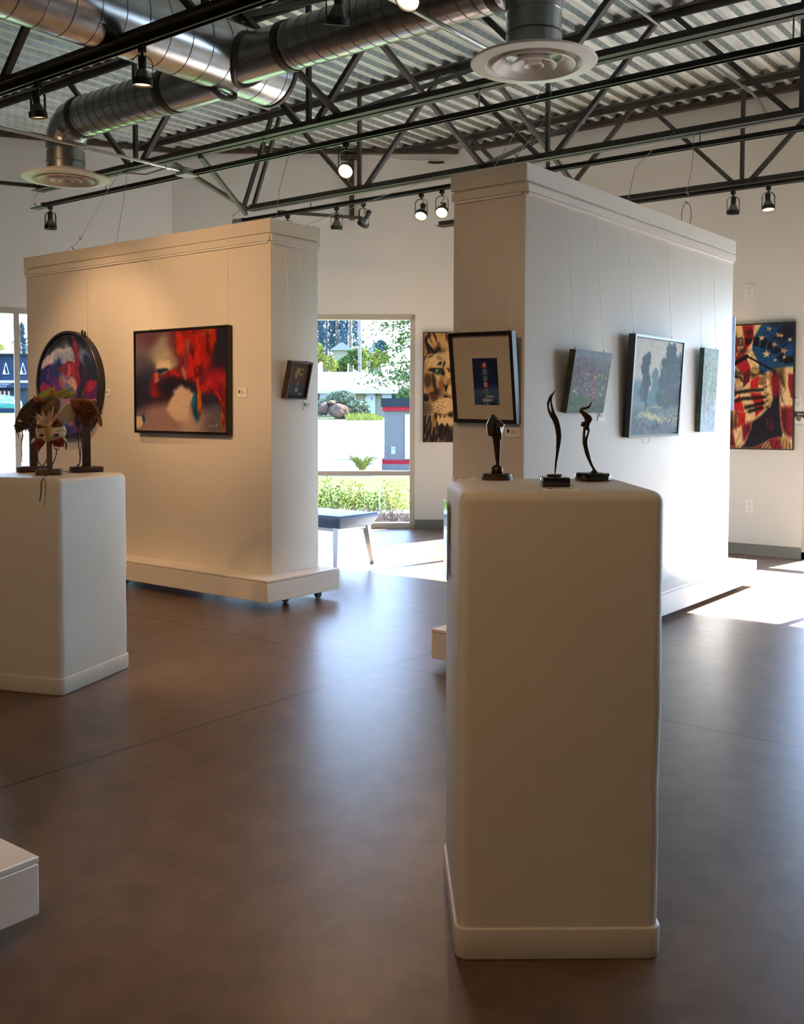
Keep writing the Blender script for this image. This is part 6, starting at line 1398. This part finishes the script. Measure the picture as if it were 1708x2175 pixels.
# near tree whose branches hang in from the right
t = thing('street_tree', V(1.6, 24, -.03), 'near tree at the right whose leafy branches hang across the window', 'tree')
b = MB().tube([V(1.7, 24, -.03), V(1.65, 24, 1.5), V(1.4, 24, 4.5)], [.13, .11, .06], 10); rs = np.random.RandomState(5)
lv = MB()
for k, (x1, y1, x0, y0) in enumerate([(822, 745, 905, 690), (840, 690, 905, 660), (833, 722, 900, 715), (812, 800, 905, 780), (838, 815, 905, 800), (780, 760, 905, 730), (800, 700, 905, 640), (770, 790, 905, 765), (846, 768, 905, 765), (790, 815, 905, 790), (765, 720, 905, 675)]):
    a_ = V(LX(x0, 24), 24 + rs.uniform(-.4, .4), ZY(y0, 24)); c_ = V(LX(x1, 24), 24 + rs.uniform(-.5, .5), ZY(y1, 24)); mid = (a_ + c_) / 2 + Vector((0, 0, rs.uniform(-.03, .08)))
    b.tube([a_, mid, c_], [.022, .014, .005], 5)
    for q_ in range(150):
        s = rs.uniform(.15, 1.05); p_ = a_ + (c_ - a_) * s + Vector(rs.normal(size=3)) * .13 * (.5 + s * .6); u_ = Vector(rs.normal(size=3)).normalized(); v_ = u_.cross(Vector(rs.normal(size=3))).normalized(); z_ = rs.uniform(.03, .07)
        lv.add([p_ - u_ * z_, p_ + v_ * z_ * .45, p_ + u_ * z_, p_ - v_ * z_ * .45], [(0, 1, 2, 3)])
b.build('trunk', G['bark'], t); lv.build('foliage', G['l2'], t)

# ---- street seen through the left window: shop and teal car
tS2 = 100.0
def SL(x): return LX(x, tS2)
def SZ(y): return ZY(y, tS2) + .09
t = thing('shop_building', V(SL(10), tS2, 1.2), 'slate-blue shop building with white triangle signs across the street at far left', 'building')
ob(MB(), SL(-90), SL(120), tS2, tS2 + 12, .6, SZ(757)).build('wall', G['slate'], t); ob(MB(), SL(-95), SL(125), tS2 - .5, tS2 + 12, SZ(759), SZ(756)).build('parapet', G['dkblk'], t)
ob(MB(), SL(-90), SL(120), tS2 - 1.0, tS2, SZ(818), SZ(813)).build('white_soffit', G['trimw'], t); ob(MB(), SL(-90), SL(120), tS2 - .9, tS2, SZ(829), SZ(818)).build('sign_band', G['slate'], t)
ob(MB(), SL(-30), SL(1.5), tS2 - .12, tS2, SZ(813), SZ(764)).build('brick_panel', mat('brick_tan', rgb(176, 120, 92), .8, var=.3, vscale=9), t)
ob(MB(), SL(-60), SL(100), tS2 - .06, tS2, SZ(860), SZ(830)).build('shopfront', G['shut'], t)
for k, x in enumerate((-14, -5, 3.5, 12.5, 21.5, 43)):
    w_ = MB(); ob(w_, SL(x - 2.2), SL(x + 1.6), tS2 - .12, tS2 - .05, SZ(850), SZ(835)); wo = w_.build('shop_window', mat('brick_red%d' % k, rgb(200, 110, 92), .8) if k == 0 else bpy.data.materials['brick_red0'], t)
    q_ = MB(); ob(q_, SL(x - 1.2), SL(x + .2), tS2 - .16, tS2 - .11, SZ(846), SZ(836)); q_.build('white_piece', G['trimw'], wo)  # small plain white piece on the red one
for cx_ in (15.8, 52.0):
    ts = thing('triangle_sign', V(SL(cx_), tS2 - .1, SZ(787)), 'white outlined triangle sign on the slate wall, ' + ('left of the window mullion' if cx_ < 30 else 'right of the window mullion'), 'sign')
    pa, pb, pc = V(SL(cx_), tS2 - .1, SZ(775)), V(SL(cx_ - 6.3), tS2 - .1, SZ(799)), V(SL(cx_ + 6.3), tS2 - .1, SZ(799))
    b = MB().bar(pa, pb, .05, .09, f0).bar(pb, pc, .05, .09, f0).bar(pc, pa, .05, .09, f0)
    b = MB()
    for u_, v_ in ((pa, pb), (pb, pc), (pc, pa)): b.tube([u_, v_], .045, 6)
    b.build('outline', G['trimw'], ts); MB().add([V(SL(cx_ - 5), tS2 - .1, SZ(798)), V(SL(cx_ - .5), tS2 - .1, SZ(798)), V(SL(cx_ - 3), tS2 - .1, SZ(788)), V(SL(cx_ - 5), tS2 - .07, SZ(798)), V(SL(cx_ - .5), tS2 - .07, SZ(798)), V(SL(cx_ - 3), tS2 - .07, SZ(788))], [(0, 1, 2), (3, 5, 4), (0, 3, 4, 1), (1, 4, 5, 2), (2, 5, 3, 0)]).build('pale_peak', mat('pale_blue', rgb(176, 196, 228), .6), ts)
def text(s, loc, size, m_, parent, label=None):
    cu = bpy.data.curves.new('lettering', 'FONT'); cu.body = s; cu.size = size; cu.extrude = .01; cu.align_x = 'LEFT'
    tmp = bpy.data.objects.new('tmp', cu); COL.objects.link(tmp); me = bpy.data.meshes.new_from_object(tmp); bpy.data.objects.remove(tmp); me.materials.clear(); me.materials.append(m_)
    o = bpy.data.objects.new('lettering', me); COL.objects.link(o)
    mm_ = Matrix((r0, Vector((0, 0, 1)), -f0)).transposed().to_4x4(); mm_.translation = Vector(loc) - Vector(parent.location); o.parent = parent; o.matrix_local = mm_
    return o
tx = thing('shop_lettering', V(SL(3), tS2 - 1, SZ(824)), 'two lines of small white lettering on the shop sign band', 'sign')
text('CR CONNACT', V(SL(-4), tS2 - .93, SZ(822.6)), .26, G['trimw'], tx); text('N BOX & IT', V(SL(-5), tS2 - .93, SZ(827.6)), .26, G['trimw'], tx)
tcar = 88.0
def CL(x): return LX(x, tcar)
def CZ(y): return ZY(y, tcar) + .10
tc_ = thing('teal_car', V(CL(-8), tcar, CZ(875)), 'teal sedan driving past at the left edge', 'car')
MT = mat('teal_car_paint', rgb(16, 96, 104), .2, metal=.3, coat=.8)
side = [(-70, 872), (-70, 858), (-58, 853), (-44, 846), (-30, 843.5), (4, 843.5), (16, 846), (27, 852), (31, 856), (33, 862), (32, 872)]
k = len(side); vs = [V(CL(x), tcar, CZ(y)) for x, y in side] + [V(CL(x), tcar + 1.75, CZ(y)) for x, y in side]
MB().add(vs, [tuple(range(k)), tuple(range(k, 2 * k))] + [(i, (i + 1) % k, k + (i + 1) % k, k + i) for i in range(k)]).build('body', MT, tc_, bevel=.05, seg=2)
win = [(-42, 852), (-31, 845), (2, 845), (13, 848), (22, 853)]
k = len(win); MB().add([V(CL(x), tcar - .02, CZ(y)) for x, y in win] + [V(CL(x), tcar + .02, CZ(y)) for x, y in win], [tuple(range(k)), tuple(range(k, 2 * k))] + [(i, (i + 1) % k, k + (i + 1) % k, k + i) for i in range(k)]).build('side_glass', G['winglass'], tc_)
for x in (-52, -12): MB().cyl(V(CL(x), tcar - .05, CZ(870)), V(CL(x), tcar + .2, CZ(870)), .32, 20).build('wheel', M['black'], tc_)
ob(MB(), CL(6), CL(10), tcar - .06, tcar, CZ(860), CZ(857)).build('tail_light', mat('tail_red', rgb(200, 50, 60), .3), tc_); ob(MB(), CL(10), CL(20), tcar - .055, tcar, CZ(859), CZ(858)).build('chrome_strip', M['alu'], tc_); ob(MB(), CL(22), CL(30), tcar - .055, tcar, CZ(862), CZ(859)).build('number_plate', G['trimw'], tc_)
tree(-6, 130, 745, 40, 14, 'l1', 'pale tree showing above the shop roof at far left', 31, 900)
conifer(46, 135, 690, 790, 22, 'blue-green pine seen in the sliver beside the left partition', 9)
